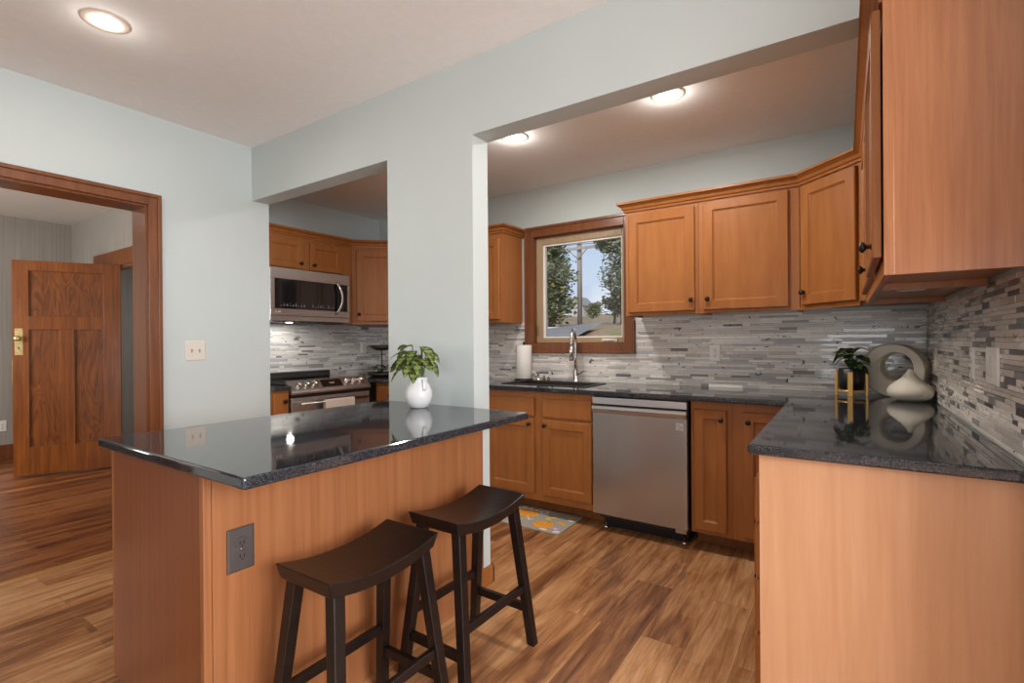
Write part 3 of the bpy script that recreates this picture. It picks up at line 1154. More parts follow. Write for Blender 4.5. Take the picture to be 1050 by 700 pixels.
# ------------------------------------------------------------------ island body
IX0, IX1, IY0, IY1 = -2.135, -1.476, 0.665, YB - 0.004
ISL = wood('maple_island_panel', (0.26, 0.092, 0.033), (0.375, 0.150, 0.060), 0.36, scale=46, stretch=0.025)
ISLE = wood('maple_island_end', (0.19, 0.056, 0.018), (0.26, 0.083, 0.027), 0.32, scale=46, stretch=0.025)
t = thing('island_cabinet', 'wooden island cabinet with plain panels under the granite bar top', 'cabinet', (IX0, IY0, 0))
W_, D_ = IX1 - IX0, IY1 - IY0
b = MB()
b.box(0.020, W_ - 0.012, 0.014, D_, 0.105, CB)
b.build('cabinet_body', MAPLE, t)
b = MB()
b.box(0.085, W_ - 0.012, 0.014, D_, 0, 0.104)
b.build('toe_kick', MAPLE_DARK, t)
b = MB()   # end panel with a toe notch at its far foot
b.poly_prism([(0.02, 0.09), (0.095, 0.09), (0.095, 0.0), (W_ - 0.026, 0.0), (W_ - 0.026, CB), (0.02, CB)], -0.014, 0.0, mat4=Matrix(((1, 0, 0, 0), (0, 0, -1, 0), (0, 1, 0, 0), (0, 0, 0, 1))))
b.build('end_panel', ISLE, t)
MB().box(-0.002, 0.0195, 0.0, D_, 0.09, CB, 0.002).build('face_frame', MAPLE, t)
MB().box(W_ - 0.0255, W_, -0.001, 0.022, 0, CB, 0.003).build('corner_stile', ISL, t)
MB().box(W_ - 0.0115, W_ - 0.001, 0.0225, D_, 0, CB).build('back_panel', ISL, t)
for i in range(3):
    y0 = 0.03 + i * 0.415
    b = MB()
    b.rings_panel(-(y0 + 0.385), -y0, 0.13, 0.86, [(0, 0.020), (0, 0.004), (0.004, 0), (0.057, 0), (0.062, 0.006), (0.066, 0.010)])
    d = b.build('door', MAPLE, t, (-0.0225, 0, 0), (0, 0, R(-90)))
    knob(d, -(y0 + 0.35), 0.0, 0.80)


# ------------------------------------------------------------------ wall plates
def outlet(name, label, loc, rz, mat, slot, w_=0.072, h_=0.116, toggles=0, decora=0, group='wall plates'):
    t = thing(name, label, 'switch' if (toggles or decora) else 'outlet', loc, rz, group)
    b = MB()
    b.rings_panel(-w_ / 2, w_ / 2, -h_ / 2, h_ / 2, [(0, 0.0), (0.0, -0.004), (0.005, -0.007)])
    b.build('cover_plate', mat, t)
    if toggles:
        for i in range(toggles):
            x = (i - (toggles - 1) / 2) * 0.046
            b = MB()
            b.box(x - 0.005, x + 0.005, -0.0085, -0.0072, -0.012, 0.012)
            b.box(x - 0.004, x + 0.004, -0.018, -0.0085, -0.004, 0.008, 0.0015)
            b.build('toggle', slot, t)
    elif decora:
        for i in range(decora):
            x = (i - (decora - 1) / 2) * 0.046
            MB().box(x - 0.0165, x + 0.0165, -0.010, -0.0072, -0.033, 0.033, 0.002).build('rocker', WHITE, t)
    else:
        for z in (-0.0195, 0.0195):
            b = MB()
            b.lathe([(0, 0.0), (0.0165, 0.0), (0.0165, -0.002), (0.0155, -0.003), (0, -0.003)], seg=20, mat4=Matrix.Translation((0, -0.0072, z)) @ Matrix.Rotation(R(-90), 4, 'X'), smooth=False)
            r_ = b.build('receptacle', mat, t)
            b = MB()
            b.box(-0.0075, -0.0045, -0.0112, -0.0103, z - 0.004, z + 0.006)
            b.box(0.0045, 0.0075, -0.0112, -0.0103, z - 0.004, z + 0.005)
            b.lathe([(0, 0), (0.0028, 0), (0, 0.001)], seg=10, mat4=Matrix.Translation((0, -0.0103, z - 0.010)) @ Matrix.Rotation(R(90), 4, 'X'))
            b.build('slots', slot, r_)
        b = MB()
        b.lathe([(0, 0), (0.0032, 0), (0.0025, 0.0015), (0, 0.0018)], seg=10, mat4=Matrix.Translation((0, -0.0072, 0)) @ Matrix.Rotation(R(90), 4, 'X'))
        b.build('screw', CHROME, t)
    return t


SLOT = plain('slot_shadow_brown', (0.10, 0.08, 0.07), 0.6)
outlet('light_switch', 'cream two-toggle switch plate on the left wall above the island', (XL, 1.560, 1.195), R(90), CREAM, plain('toggle_cream', (0.42, 0.36, 0.31), 0.4), 0.122, 0.128, toggles=2)
outlet('electrical_outlet', 'dark pewter outlet on the stool side of the island', (IX1, 0.765, 0.640), R(90), GREYPLATE, BLACK, 0.078, 0.126)
outlet('electrical_outlet', 'white outlet on the mosaic above the dishwasher', (-0.749, YW - 0.008, 1.152), 0, WHITE, SLOT)
outlet('electrical_outlet', 'shaded outlet on the mosaic behind the planter and ring vase', (0.150, YW - 0.008, 1.135), 0, CREAM, SLOT)
outlet('electrical_outlet', 'outlet on the right mosaic wall nearest the corner and the vases', (XR - 0.008, 3.320, 1.135), R(-90), CREAM, SLOT)
outlet('electrical_outlet', 'outlet on the right mosaic wall just beyond the rocker switch plate', (XR - 0.008, 2.425, 1.150), R(-90), WHITE, SLOT)
outlet('light_switch', 'white rocker switch plate on the right mosaic wall, nearest the room', (XR - 0.008, 2.130, 1.152), R(-90), WHITE, SLOT, 0.150, 0.118, decora=2)
outlet('electrical_outlet', 'white outlet on the mosaic right of the range', (XW + 0.008, 3.42, 1.19), R(90), WHITE, SLOT)
outlet('electrical_outlet', 'white outlet low on the far hall wall left of the panel door', (XH, 1.40, 0.365), R(90), WHITE, SLOT)

# ------------------------------------------------------------------ dishwasher
DX0, DX1 = -1.385, -0.775
t = thing('dishwasher', 'stainless steel dishwasher between the sink cabinet and the narrow cabinet', 'dishwasher', (DX0, 3.012, 0))
dw = DX1 - DX0
b = MB()
b.box(0.006, dw - 0.004, 0.046, 0.600, 0.09, CB - 0.004)
b.build('body', BLACK, t)
MB().box(0.03, dw - 0.03, 0.12, 0.60, 0.0, 0.089).build('toe_space', BLACK, t)
b = MB()
b.box(0.002, dw - 0.004, 0.0, 0.045, 0.112, 0.792, 0.003)
# handle lip rolled forward along the top of the door
b.poly_prism([(0.0, 0.792), (0.0, 0.770), (-0.012, 0.782), (-0.016, 0.800), (-0.010, 0.816), (0.004, 0.820), (0.010, 0.800)], 0.002, dw - 0.004,
             mat4=Matrix(((0, 0, 1, 0), (1, 0, 0, 0), (0, 1, 0, 0), (0, 0, 0, 1))))
dd = b.build('door', STEEL_V, t)
MB().box(0.012, dw - 0.014, 0.018, 0.044, 0.794, 0.830).build('handle_pocket', BLACK, t)
b = MB()
b.box(0.002, dw - 0.004, -0.002, 0.045, 0.830, 0.872, 0.003)
b.build('control_strip', plain('brushed_strip', (0.62, 0.64, 0.68), 0.35, 0.9), t)
MB().box(0.05, dw - 0.10, 0.005, 0.020, 0.094, 0.111, 0.003).build('lower_rail', BLACK, t)
MB().box(dw - 0.075, dw - 0.012, 0.004, 0.03, 0.088, 0.1115, 0.002).build('lower_bracket', STEEL, t)
for x in (0.060, dw - 0.045):
    b = MB()
    b.lathe([(0, 0), (0.017, 0), (0.019, 0.006), (0.012, 0.016), (0.006, 0.018), (0.006, 0.10), (0, 0.10)], (x, 0.085, 0), 14)
    b.build('leveling_foot', CHROME, t)
# square badge with a round face mark
bx, bz = dw - 0.045, 0.725
lg = MB().box(bx - 0.021, bx + 0.021, -0.0016, 0.0, bz - 0.021, bz + 0.021, 0.0006).build('badge', LIGHTGREY, t)
b = MB()


def ring_arc(b, cx, cz, r, w_, a0, a1, y, n=20, m=0):
    for i in range(n):
        a, c = R(a0 + (a1 - a0) * i / n), R(a0 + (a1 - a0) * (i + 1) / n)
        b.quad([(cx + (r - w_) * math.cos(a), y, cz + (r - w_) * math.sin(a)), (cx + r * math.cos(a), y, cz + r * math.sin(a)),
                (cx + r * math.cos(c), y, cz + r * math.sin(c)), (cx + (r - w_) * math.cos(c), y, cz + (r - w_) * math.sin(c))], m)


def round_mark(b, cx, cz, s, y):
    ring_arc(b, cx, cz, s, s * 0.17, 75, 360, y)
    b.box(cx + s * 0.30, cx + s * 0.95, y - 0.0002, y + 0.0002, cz - s * 0.10, cz + s * 0.08)
    b.box(cx - s * 0.10, cx + s * 0.06, y - 0.0002, y + 0.0002, cz - s * 0.42, cz + s * 0.45)
    b.box(cx - s * 0.10, cx + s * 0.30, y - 0.0002, y + 0.0002, cz - s * 0.45, cz - s * 0.30)
    ring_arc(b, cx - s * 0.40, cz + s * 0.32, s * 0.13, s * 0.13, 0, 360, y, 10)


round_mark(b, bx, bz, 0.0155, -0.0021)
b.build('badge_mark', DARKGREY, lg)

# ------------------------------------------------------------------ microwave
MZ0, MZ1 = 1.412, 1.8505
t = thing('microwave', 'stainless over-the-range microwave with black glass door', 'microwave', (-3.760, MWY0 + 0.001, 0), R(90))
mw = MWY1 - MWY0 - 0.002
MB().box(0, mw, 0.030, 0.380, MZ0 + 0.02, MZ1 - 0.001, 0.002).build('body', STEEL, t)
b = MB()
gx0, gx1, gz0, gz1 = 0.040, mw - 0.022, MZ0 + 0.108, MZ1 - 0.090
b.box(0, mw, 0.0, 0.029, gz1, MZ1 - 0.001, 0.003)
b.box(0, mw, 0.0, 0.029, MZ0 + 0.052, gz0, 0.003)
b.box(0, gx0, 0.0, 0.029, gz0, gz1, 0.002)
b.box(gx1, mw, 0.0, 0.029, gz0, gz1, 0.002)
md = b.build('door_frame', STEEL, t)
gl = MB().box(gx0, gx1, 0.003, 0.028, gz0, gz1).build('door_glass', BLACKGLASS, t)
for i0, i1 in ((0, 9), (11, 16), (17, 20)):
    b = MB()
    for i in range(i0, i1):
        x = gx0 + 0.05 + i * 0.026
        b.box(x, x + 0.012, 0.0022, 0.0028, gz0 + 0.022, gz0 + 0.028 + 0.006 * (i % 3))
        if i % 2:
            b.box(x, x + 0.009, 0.0022, 0.0028, gz0 + 0.044, gz0 + 0.048)
    b.build('key_lettering', KEYGREY, gl)
b = MB()
hp = [(mw - 0.145 + 0.036 * math.sin(math.pi * i / 14) - 0.002, -0.004 - 0.040 * math.sin(math.pi * i / 14) ** 0.6, gz0 - 0.022 + (gz1 - gz0 + 0.036) * i / 14) for i in range(15)]
b.tube(hp, 0.0125, 10, sq=(1.25, 0.8))
b.build('handle', CHROME, t)
b = MB()
b.box(0, mw, 0.004, 0.029, MZ0 + 0.010, MZ0 + 0.050, 0.002)
b.build('lower_trim', STEEL, t)
b = MB()
b.box(0.01, mw - 0.01, 0.03, 0.370, MZ0 + 0.006, MZ0 + 0.0195)
for i in range(9):
    b.box(0.06 + i * 0.075, 0.11 + i * 0.075, 0.05, 0.06, MZ0 + 0.002, MZ0 + 0.006)
b.build('vent_base', BLACK, t)
b = MB()
b.box(0.26, 0.30, 0.17, 0.21, MZ0 + 0.001, MZ0 + 0.0059)
b.build('cooktop_lamp', PUCK, t)
area('cooktop_light', (0.28, 0.19, MZ0 - 0.004), (0, 0, -1), 0.04, 0.04, 1.7, (1.0, 0.95, 0.88), t)
b = MB()
round_mark(b, 0.050, MZ0 + 0.082, 0.010, -0.0006)
b.text('LG', 0.018, Matrix.Translation((0.078, -0.0006, MZ0 + 0.082)) @ Matrix.Rotation(R(90), 4, 'X'))
b.build('badge_mark', LIGHTGREY, md)

# ------------------------------------------------------------------ range
t = thing('range', 'stainless slide-in range with front knobs under the microwave', 'stove', (RFX, RY0 + 0.002, 0), R(90))
rw = RY1 - RY0 - 0.004
MB().box(0, rw, 0.045, 0.615, 0.04, 0.905, 0.002).build('body', BLACK, t)
ck = MB().box(0.004, rw - 0.004, 0.06, 0.600, 0.906, 0.926, 0.003).build('cooktop', BLACKGLASS, t)
b = MB()
for cx, cy, r_ in ((0.20, 0.22, 0.10), (0.20, 0.46, 0.075), (0.56, 0.22, 0.10), (0.56, 0.46, 0.075)):
    for rr in (r_, r_ * 0.6):
        for i in range(24):
            a, c = 2 * math.pi * i / 24, 2 * math.pi * (i + 1) / 24
            b.quad([(cx + rr * math.cos(a), cy + rr * math.sin(a), 0.9264), (cx + (rr + 0.003) * math.cos(a), cy + (rr + 0.003) * math.sin(a), 0.9264),
                    (cx + (rr + 0.003) * math.cos(c), cy + (rr + 0.003) * math.sin(c), 0.9264), (cx + rr * math.cos(c), cy + rr * math.sin(c), 0.9264)])
b.build('burner_rings', KEYGREY, ck)
b = MB()
b.box(0, rw, 0.560, 0.618, 0.927, 0.985, 0.004)
b.box(0.01, rw - 0.01, 0.545, 0.560, 0.932, 0.956, 0.002)
b.build('back_guard', plain('dark_guard', (0.03, 0.028, 0.027), 0.3), t)
XZ = Matrix(((0, 0, 1, 0), (1, 0, 0, 0), (0, 1, 0, 0), (0, 0, 0, 1)))    # (y,z) polygon swept along x
b = MB()
b.poly_prism([(0.070, 0.942), (0.062, 0.948), (-0.006, 0.872), (-0.014, 0.856), (-0.010, 0.842), (0.044, 0.842), (0.044, 0.905), (0.070, 0.905)], 0, rw, mat4=XZ)
cp = b.build('control_panel', STEEL, t)
ang = math.atan2(0.076, 0.068)
pm = Matrix.Translation((0, 0.028, 0.910)) @ Matrix.Rotation(ang, 4, 'X')     # local z=0 plane lies on the sloped face

MB().box(0.285, 0.480, -0.036, 0.036, -0.0005, 0.0015, 0.0004, mat4=pm).build('display', BLACKGLASS, cp)
b = MB()
b.text('12:00', 0.022, pm @ Matrix.Translation((0.382, 0.0, 0.002)), 0.0002)
b.build('display_digits', LIGHTGREY, cp)
for x in (0.085, 0.155, 0.225, 0.540, 0.610, 0.680):
    b = MB()
    b.lathe([(0, 0.034), (0.019, 0.033), (0.022, 0.028), (0.024, 0.008), (0.028, 0.006), (0.029, 0), (0, 0)], seg=20, mat4=pm @ Matrix.Translation((x, 0, 0)))
    b.box(-0.005, 0.005, -0.022, 0.022, 0.030, 0.042, 0.002, mat4=pm @ Matrix.Translation((x, 0, 0)))
    b.build('control_knob', CHROME, cp)
MB().box(0.004, rw - 0.004, 0.012, 0.044, 0.815, 0.8415).build('panel_gap', BLACK, t)
b = MB()
b.box(0.002, rw - 0.002, 0.0, 0.044, 0.245, 0.814, 0.004)
od = b.build('oven_door', STEEL, t)
MB().box(0.10, rw - 0.10, -0.002, 0.001, 0.36, 0.66).build('oven_window', BLACKGLASS, od)
b = MB()
b.tube([(0.05, -0.052, 0.770), (rw - 0.05, -0.052, 0.770)], 0.012, 12)
for x in (0.075, rw - 0.075):
    b.box(x - 0.010, x + 0.010, -0.046, 0.0, 0.760, 0.780, 0.002)
b.build('oven_handle', CHROME, od)
b = MB()
b.box(0.002, rw - 0.002, 0.0, 0.044, 0.055, 0.237, 0.004)
b.build('warming_drawer', STEEL, t)
for x in (0.04, rw - 0.04):
    for y in (0.09, 0.57):
        MB().lathe([(0, 0), (0.016, 0), (0.016, 0.01), (0.008, 0.012), (0.008, 0.0395), (0, 0.0395)], (x, y, 0), 12).build('foot', BLACK, t)
b = MB()
tw = []
for i in range(17):
    a = math.pi * i / 16
    tw.append((-0.052 - 0.0165 * math.cos(a) * 1.0, 0.770 + 0.0165 * math.sin(a)))
outer = [(-0.070, 0.60)] + tw + [(-0.034, 0.62)]
inner = [(-0.0375, 0.62)] + [(-0.052 + (y + 0.052) * 0.80, 0.770 + (z - 0.770) * 0.80) for y, z in reversed(tw)] + [(-0.0665, 0.60)]
b.poly_prism(outer + inner, 0.255, 0.540, mat4=XZ)
o = b.build('dish_towel', CLOTH)
o.location = t.location
o.rotation_euler = t.rotation_euler
tag(o, 'cream dish towel folded over the oven handle', 'towel')

# ------------------------------------------------------------------ sink and things round it
t = thing('sink', 'black drop-in sink below the kitchen window', 'sink', ((SX0 + SX1) / 2, (SY0 + SY1) / 2, CT))
hx, hy = (SX1 - SX0) / 2, (SY1 - SY0) / 2
b = MB()
b.box(-hx - 0.022, -hx + 0.012, -hy - 0.02, hy + 0.02, 0.0, 0.005, 0.002)
b.box(hx - 0.012, hx + 0.022, -hy - 0.02, hy + 0.02, 0.0, 0.005, 0.002)
b.box(-hx + 0.012, hx - 0.012, -hy - 0.02, -hy + 0.012, 0.0, 0.005, 0.002)
b.box(-hx + 0.012, hx - 0.012, hy - 0.012, hy + 0.02, 0.0, 0.005, 0.002)
b.build('rim', SINKM, t)
b = MB()
b.box(-hx + 0.004, -hx + 0.012, -hy + 0.004, hy - 0.004, -0.20, 0.0)
b.box(hx - 0.012, hx - 0.004, -hy + 0.004, hy - 0.004, -0.20, 0.0)
b.box(-hx + 0.012, hx - 0.012, -hy + 0.004, -hy + 0.012, -0.20, 0.0)
b.box(-hx + 0.012, hx - 0.012, hy - 0.012, hy - 0.004, -0.20, 0.0)
b.box(-hx + 0.012, hx - 0.012, -hy + 0.012, hy - 0.012, -0.20, -0.192)
b.build('basin', SINKM, t)
MB().lathe([(0, 0.004), (0.035, 0.004), (0.043, 0.0), (0, 0)], (0.05, 0.02, -0.192), 20).build('drain', CHROME, t)

t = thing('faucet', 'brushed steel pull-down faucet standing behind the sink in front of the window', 'faucet', (-1.790, 3.585, CT), R(24))
b = MB()
b.lathe([(0, 0), (0.030, 0), (0.030, 0.006), (0.024, 0.010), (0.023, 0.09), (0.018, 0.10), (0.015, 0.10), (0, 0.10)], seg=20)
b.build('base', CHROME, t)
b = MB()
gp = [(0, 0, 0.09), (0, 0, 0.20), (0, 0, 0.31)]
for i in range(1, 13):
    a = math.pi * i / 12
    gp.append((0.0 - 0.012 * (1 - math.cos(a)), -0.075 + 0.075 * math.cos(a), 0.31 + 0.105 * math.sin(a)))
gp += [(-0.024, -0.150, 0.285)]
b.tube(gp, 0.0125, 12)
b.build('spout', CHROME, t)
b = MB()
b.lathe([(0, -0.120), (0.017, -0.120), (0.020, -0.112), (0.019, -0.04), (0.014, 0.0), (0, 0.0)], (-0.024, -0.150, 0.295), 16)
sh = b.build('spray_head', CHROME, t)
MB().box(-0.032, -0.016, -0.172, -0.167, 0.205, 0.240, 0.002).build('spray_button', BLACK, sh)
b = MB()
b.tube([(0.018, 0, 0.072), (0.045, -0.004, 0.074)], 0.011, 12)
b.tube([(0.040, -0.004, 0.074), (0.062, -0.03, 0.088), (0.082, -0.055, 0.092)], [0.006, 0.006, 0.0045], 10)
b.build('handle', CHROME, t)

t = thing('paper_towel_holder', 'black paper towel holder standing on the counter left of the sink', 'holder', (-2.262, 3.560, CT))
MB().lathe([(0, 0), (0.080, 0), (0.082, 0.004), (0.080, 0.012), (0, 0.014)], seg=28).build('base', BLACK, t)
MB().lathe([(0, 0.0142), (0.008, 0.0142), (0.008, 0.305), (0.012, 0.312), (0.008, 0.322), (0, 0.324)], seg=14).build('rod', BLACK, t)
b = MB()
pr = [(0.020, 0.0), (0.064, 0.0), (0.066, 0.003), (0.066, 0.278), (0.064, 0.281), (0.020, 0.281), (0.020, 0.0)]
b.lathe(pr, seg=36)
b.poly_prism([(0.0655 * math.cos(a), 0.0655 * math.sin(a)) for a in [R(200 + i * 6) for i in range(9)]] + [(0.068 * math.cos(a), 0.068 * math.sin(a)) for a in [R(248 - i * 6) for i in range(9)]], 0.0, 0.281)
o = b.build('paper_towel_roll', PAPER, None, (-2.262, 3.560, CT + 0.0145))
tag(o, 'white roll of paper towels upright on its black holder', 'paper towels')

t = thing('soap_dispenser', 'small chrome soap pump behind the sink, beside the paper towels', 'soap dispenser', (-2.134, 3.580, CT))
MB().lathe([(0, 0), (0.018, 0), (0.018, 0.004), (0.012, 0.010), (0.009, 0.034), (0, 0.036)], seg=16).build('collar', CHROME, t)
b = MB()
b.tube([(0, 0, 0.034), (0, 0, 0.062), (0.004, -0.016, 0.070), (0.008, -0.038, 0.064)], 0.0065, 10)
b.build('nozzle', CHROME, t)
for x, h_, lab in ((-2.080, 0.042, 'tiny amber bottle behind the sink, next to the soap pump'), (-2.040, 0.036, 'tiny amber bottle behind the sink, nearer the faucet')):
    t = thing('small_bottle', lab, 'bottle', (x, 3.585, CT), 0, 'small bottles behind the sink')
    MB().lathe([(0, 0), (0.010, 0), (0.011, 0.003), (0.011, h_ * 0.62), (0.006, h_ * 0.74), (0.006, h_ * 0.8), (0, h_ * 0.8)], seg=14).build('bottle_body', plain('amber_glass', (0.20, 0.10, 0.04), 0.15), t)
    MB().lathe([(0, h_ * 0.8), (0.0075, h_ * 0.8), (0.0075, h_), (0, h_)], seg=14).build('cap', BRONZE, t)


# ------------------------------------------------------------------ plants
def leaf(b, base, direction, length, width, droop, fold=0.18, mats=(0, 1, 2), striped=True):
    d = Vector(direction).normalized()
    side = d.cross(Vector((0, 0, 1)))
    side = side.normalized() if side.length > 1e-3 else Vector((1, 0, 0))
    up = side.cross(d).normalized()
    n, mcols = 9, [-1, -0.62, -0.10, 0.10, 0.62, 1]
    t = bmesh.new()
    rows = []
    for i in range(n + 1):
        s = i / n
        wd = width * 0.5 * (math.sin(math.pi * min(1, s * 0.94 + 0.04)) ** 0.75) * (1.12 - 0.35 * s)
        ctr = Vector(base) + d * (length * s) - Vector((0, 0, 1)) * (droop * length * s * s) + up * 0.10 * length * math.sin(math.pi * s)
        rows.append([t.verts.new(ctr + side * (wd * c) + up * (fold * wd * abs(c))) for c in mcols])
    for i in range(n):
        for k in range(5):
            f = t.faces.new((rows[i][k], rows[i][k + 1], rows[i + 1][k + 1], rows[i + 1][k]))
            if k == 2:
                f.material_index = mats[2]
            elif k in (0, 4):
                f.material_index = mats[1] if i % 2 else mats[0]
            else:
                f.material_index = mats[2] if (striped and i % 2 == 0) else mats[0]
    r = bmesh.ops.solidify(t, geom=list(t.faces), thickness=0.0012)
    b._add(t, 0, True, keep=True)


rnd = random.Random(5)
VX, VY = -1.772, 1.805
t = thing('pitcher_vase', 'white ceramic pitcher vase on the island against the pier', 'vase', (VX, VY, CT), R(-20))
t.scale = (0.76, 0.76, 0.92)
b = MB()
b.lathe([(0, 0.0), (0.048, 0.0), (0.058, 0.004), (0.078, 0.030), (0.088, 0.062), (0.086, 0.092), (0.072, 0.122), (0.058, 0.140), (0.056, 0.150), (0.060, 0.166), (0.056, 0.167), (0.051, 0.150), (0.053, 0.138), (0.066, 0.118), (0.078, 0.09), (0.07, 0.03), (0, 0.012)], seg=36)
b.build('body', CERAMIC, t)
b = MB()
b.tube([(0.054, 0, 0.150), (0.072, 0, 0.152), (0.082, 0, 0.138), (0.085, 0, 0.115), (0.084, 0, 0.094)], [0.008, 0.0075, 0.007, 0.007, 0.008], 10, sq=(1.5, 0.8))
b.build('handle', CERAMIC, t)
b = MB()
b.poly_prism([(-0.052, -0.020), (-0.074, 0.0), (-0.052, 0.020)], 0.150, 0.1665, bev=0.003)
b.build('pouring_lip', CERAMIC, t)
t = thing('variegated_plant', 'leafy plant with pale striped green leaves in the white pitcher', 'plant', (VX, VY, CT + 0.018))
t.scale = (1.12, 1.0, 1.04)
st, fo = MB(), MB()
specs = [(195, 0.105, 0.235), (170, 0.080, 0.280), (225, 0.085, 0.215), (255, 0.070, 0.235), (300, 0.075, 0.215), (330, 0.085, 0.245), (10, 0.095, 0.275), (60, 0.05, 0.290),
         (120, 0.06, 0.265), (350, 0.060, 0.305), (190, 0.050, 0.305), (280, 0.040, 0.285), (212, 0.100, 0.205), (340, 0.090, 0.220), (240, 0.110, 0.215), (183, 0.120, 0.225), (265, 0.095, 0.260),
         (310, 0.050, 0.255), (230, 0.060, 0.270), (285, 0.085, 0.225), (150, 0.090, 0.240), (30, 0.080, 0.240), (205, 0.075, 0.255), (245, 0.045, 0.310)]
for az, rad, z in specs:
    a = R(az)
    tip = Vector((math.cos(a) * rad * 0.50, math.sin(a) * rad * 0.50 - 0.01, z - 0.03))
    if tip.y > 0.03:
        tip.y = 0.03
    st.tube([(0.012 * math.cos(a), 0.012 * math.sin(a), 0.0), (0.025 * math.cos(a), 0.02 * math.sin(a), 0.13), tip * 1.0], 0.0022, 6)
    dr = Vector((math.cos(a), math.sin(a) * (0.9 if math.sin(a) < 0 else 0.25), rnd.uniform(-0.7, 0.05)))
    leaf(fo, tip, dr, 0.088 * rnd.uniform(0.85, 1.1), 0.066 * rnd.uniform(0.9, 1.15), rnd.uniform(0.15, 0.4))
st.build('stems', GREEN_M, t)
fo.build('leaves', [GREEN_M, GREEN_D, GREEN_L], t)

# ring vase, teardrop vase, planter in the right corner
t = thing('ring_vase', 'off-white ring-shaped vase with a hole, in the corner below the cabinets', 'vase', (0.235, 3.530, CT), R(-22))
b = MB()
bm_ = bmesh.new()
n1, RO, dep = 96, 0.148, 0.10
rows = []
for i in range(n1):
    a = 2 * math.pi * i / n1
    ox, oz = math.cos(a) * RO, math.sin(a) * RO
    ih = 0.078
    ix, iz = 0.016 + math.cos(a) * ih, 0.022 + math.sin(a) * ih
    sec = []
    for (s, y) in ((0.06, -dep / 2), (0.0, -dep / 2 + 0.008), (0.0, dep / 2 - 0.008), (0.06, dep / 2), (0.90, dep / 2), (1.0, dep / 2 - 0.012), (1.0, -dep / 2 + 0.012), (0.90, -dep / 2)):
        sec.append(bm_.verts.new((ox + (ix - ox) * s, y, RO + oz + (iz - oz) * s)))
    rows.append(sec)
for i in range(n1):
    a, c = rows[i], rows[(i + 1) % n1]
    for k in range(8):
        bm_.faces.new((a[k], a[(k + 1) % 8], c[(k + 1) % 8], c[k]))
bmesh.ops.recalc_face_normals(bm_, faces=bm_.faces)
b._add(bm_, 0, False)
ob = b.build('ring_body', STONEWARE, t)
b = MB()
b.lathe([(0, 0), (0.050, 0), (0.080, 0.012), (0.097, 0.036), (0.099, 0.054), (0.090, 0.074), (0.064, 0.098), (0.042, 0.116), (0.026, 0.136), (0.014, 0.152), (0.010, 0.165), (0.006, 0.166), (0, 0.150)], seg=40)
o = b.build('teardrop_vase', STONEWARE, None, (0.283, 3.33, CT))
tag(o, 'squat off-white teardrop vase with a pointed neck, in front of the ring vase', 'vase')
PX, PY = 0.030, 3.47
t = thing('plant_stand', 'small gold strap stand holding a black pot, left of the ring vase', 'plant stand', (PX, PY, CT))
for i in range(4):
    a = R(-95 + i * 90)
    MB().box(0.066, 0.080, -0.013, 0.013, 0, 0.140, 0.002, mat4=Matrix.Rotation(a, 4, 'Z')).build('leg', GOLD, t)
b = MB()
b.lathe([(0.0695, 0.028), (0.0695, 0.036), (0.064, 0.036), (0.064, 0.028), (0.0695, 0.028)], seg=32)
b.box(-0.064, 0.064, -0.008, 0.008, 0.029, 0.035)
b.box(-0.008, 0.008, -0.064, 0.064, 0.029, 0.035)
b.build('hoop', GOLD, t)
t = thing('flower_pot', 'black pot set in the gold strap stand', 'pot', (PX, PY, CT + 0.0365))
MB().lathe([(0, 0), (0.056, 0), (0.060, 0.003), (0.064, 0.118), (0.061, 0.120), (0.057, 0.116), (0.055, 0.098), (0, 0.098)], seg=32).build('pot_body', BLACK, t)
MB().lathe([(0, 0.0983), (0.0545, 0.0983), (0.05, 0.104), (0, 0.107)], seg=24).build('soil', SOIL, t)
t = thing('potted_plant', 'dark green leafy plant in the black pot in the corner', 'plant', (PX, PY, CT + 0.1445))
t.scale = (1.1, 1.1, 1.12)
st, fo = MB(), MB()
rnd = random.Random(9)
for i in range(22):
    az = R(i * 137.5)
    z = 0.015 + 0.095 * rnd.random()
    rr = 0.010 + 0.030 * rnd.random()
    tip = Vector((math.cos(az) * rr, math.sin(az) * rr, z))
    st.tube([(0.01 * math.cos(az), 0.01 * math.sin(az), -0.002), (tip.x * 0.5, tip.y * 0.5, z * 0.6), tip], 0.002, 6)
    leaf(fo, tip, (math.cos(az), math.sin(az), rnd.uniform(-0.5, 0.8)), 0.070, 0.060, 0.35, striped=False, mats=(0, 1, 1) if i % 3 == 0 else (0, 0, 1))
st.build('stems', GREEN_D, t)
fo.build('leaves', [GREEN_D, GREEN_M], t)

# tiered tray with greenery beside the range
TX, TY = -3.76, 3.33
t = thing('tiered_stand', 'dark metal two-tier tray in the corner right of the range', 'tray', (TX, TY, CT))
MB().lathe([(0, 0), (0.09, 0), (0.13, 0.012), (0.135, 0.035), (0.128, 0.036), (0.12, 0.018), (0, 0.012)], seg=28).build('lower_tray', RUSTWIRE, t)
MB().lathe([(0, 0.012), (0.006, 0.012), (0.006, 0.25), (0, 0.25)], seg=10).build('post', RUSTWIRE, t)
MB().lathe([(0, 0.25), (0.05, 0.25), (0.095, 0.270), (0.105, 0.30), (0.099, 0.30), (0.088, 0.277), (0, 0.262)], seg=28).build('upper_bowl', RUSTWIRE, t)
t = thing('greenery', 'bushy green sprigs lying in the lower tray beside the range', 'plant', (TX, TY, CT + 0.0185))
fo = MB()
for i in range(34):
    az = R(i * 137.5)
    rr = 0.025 + 0.06 * rnd.random()
    leaf(fo, (math.cos(az) * rr, math.sin(az) * rr, 0.002 + 0.07 * rnd.random()), (math.cos(az), math.sin(az), rnd.uniform(0.1, 1.0)), 0.07, 0.034, 0.3, striped=False, mats=(0, 0, 1))
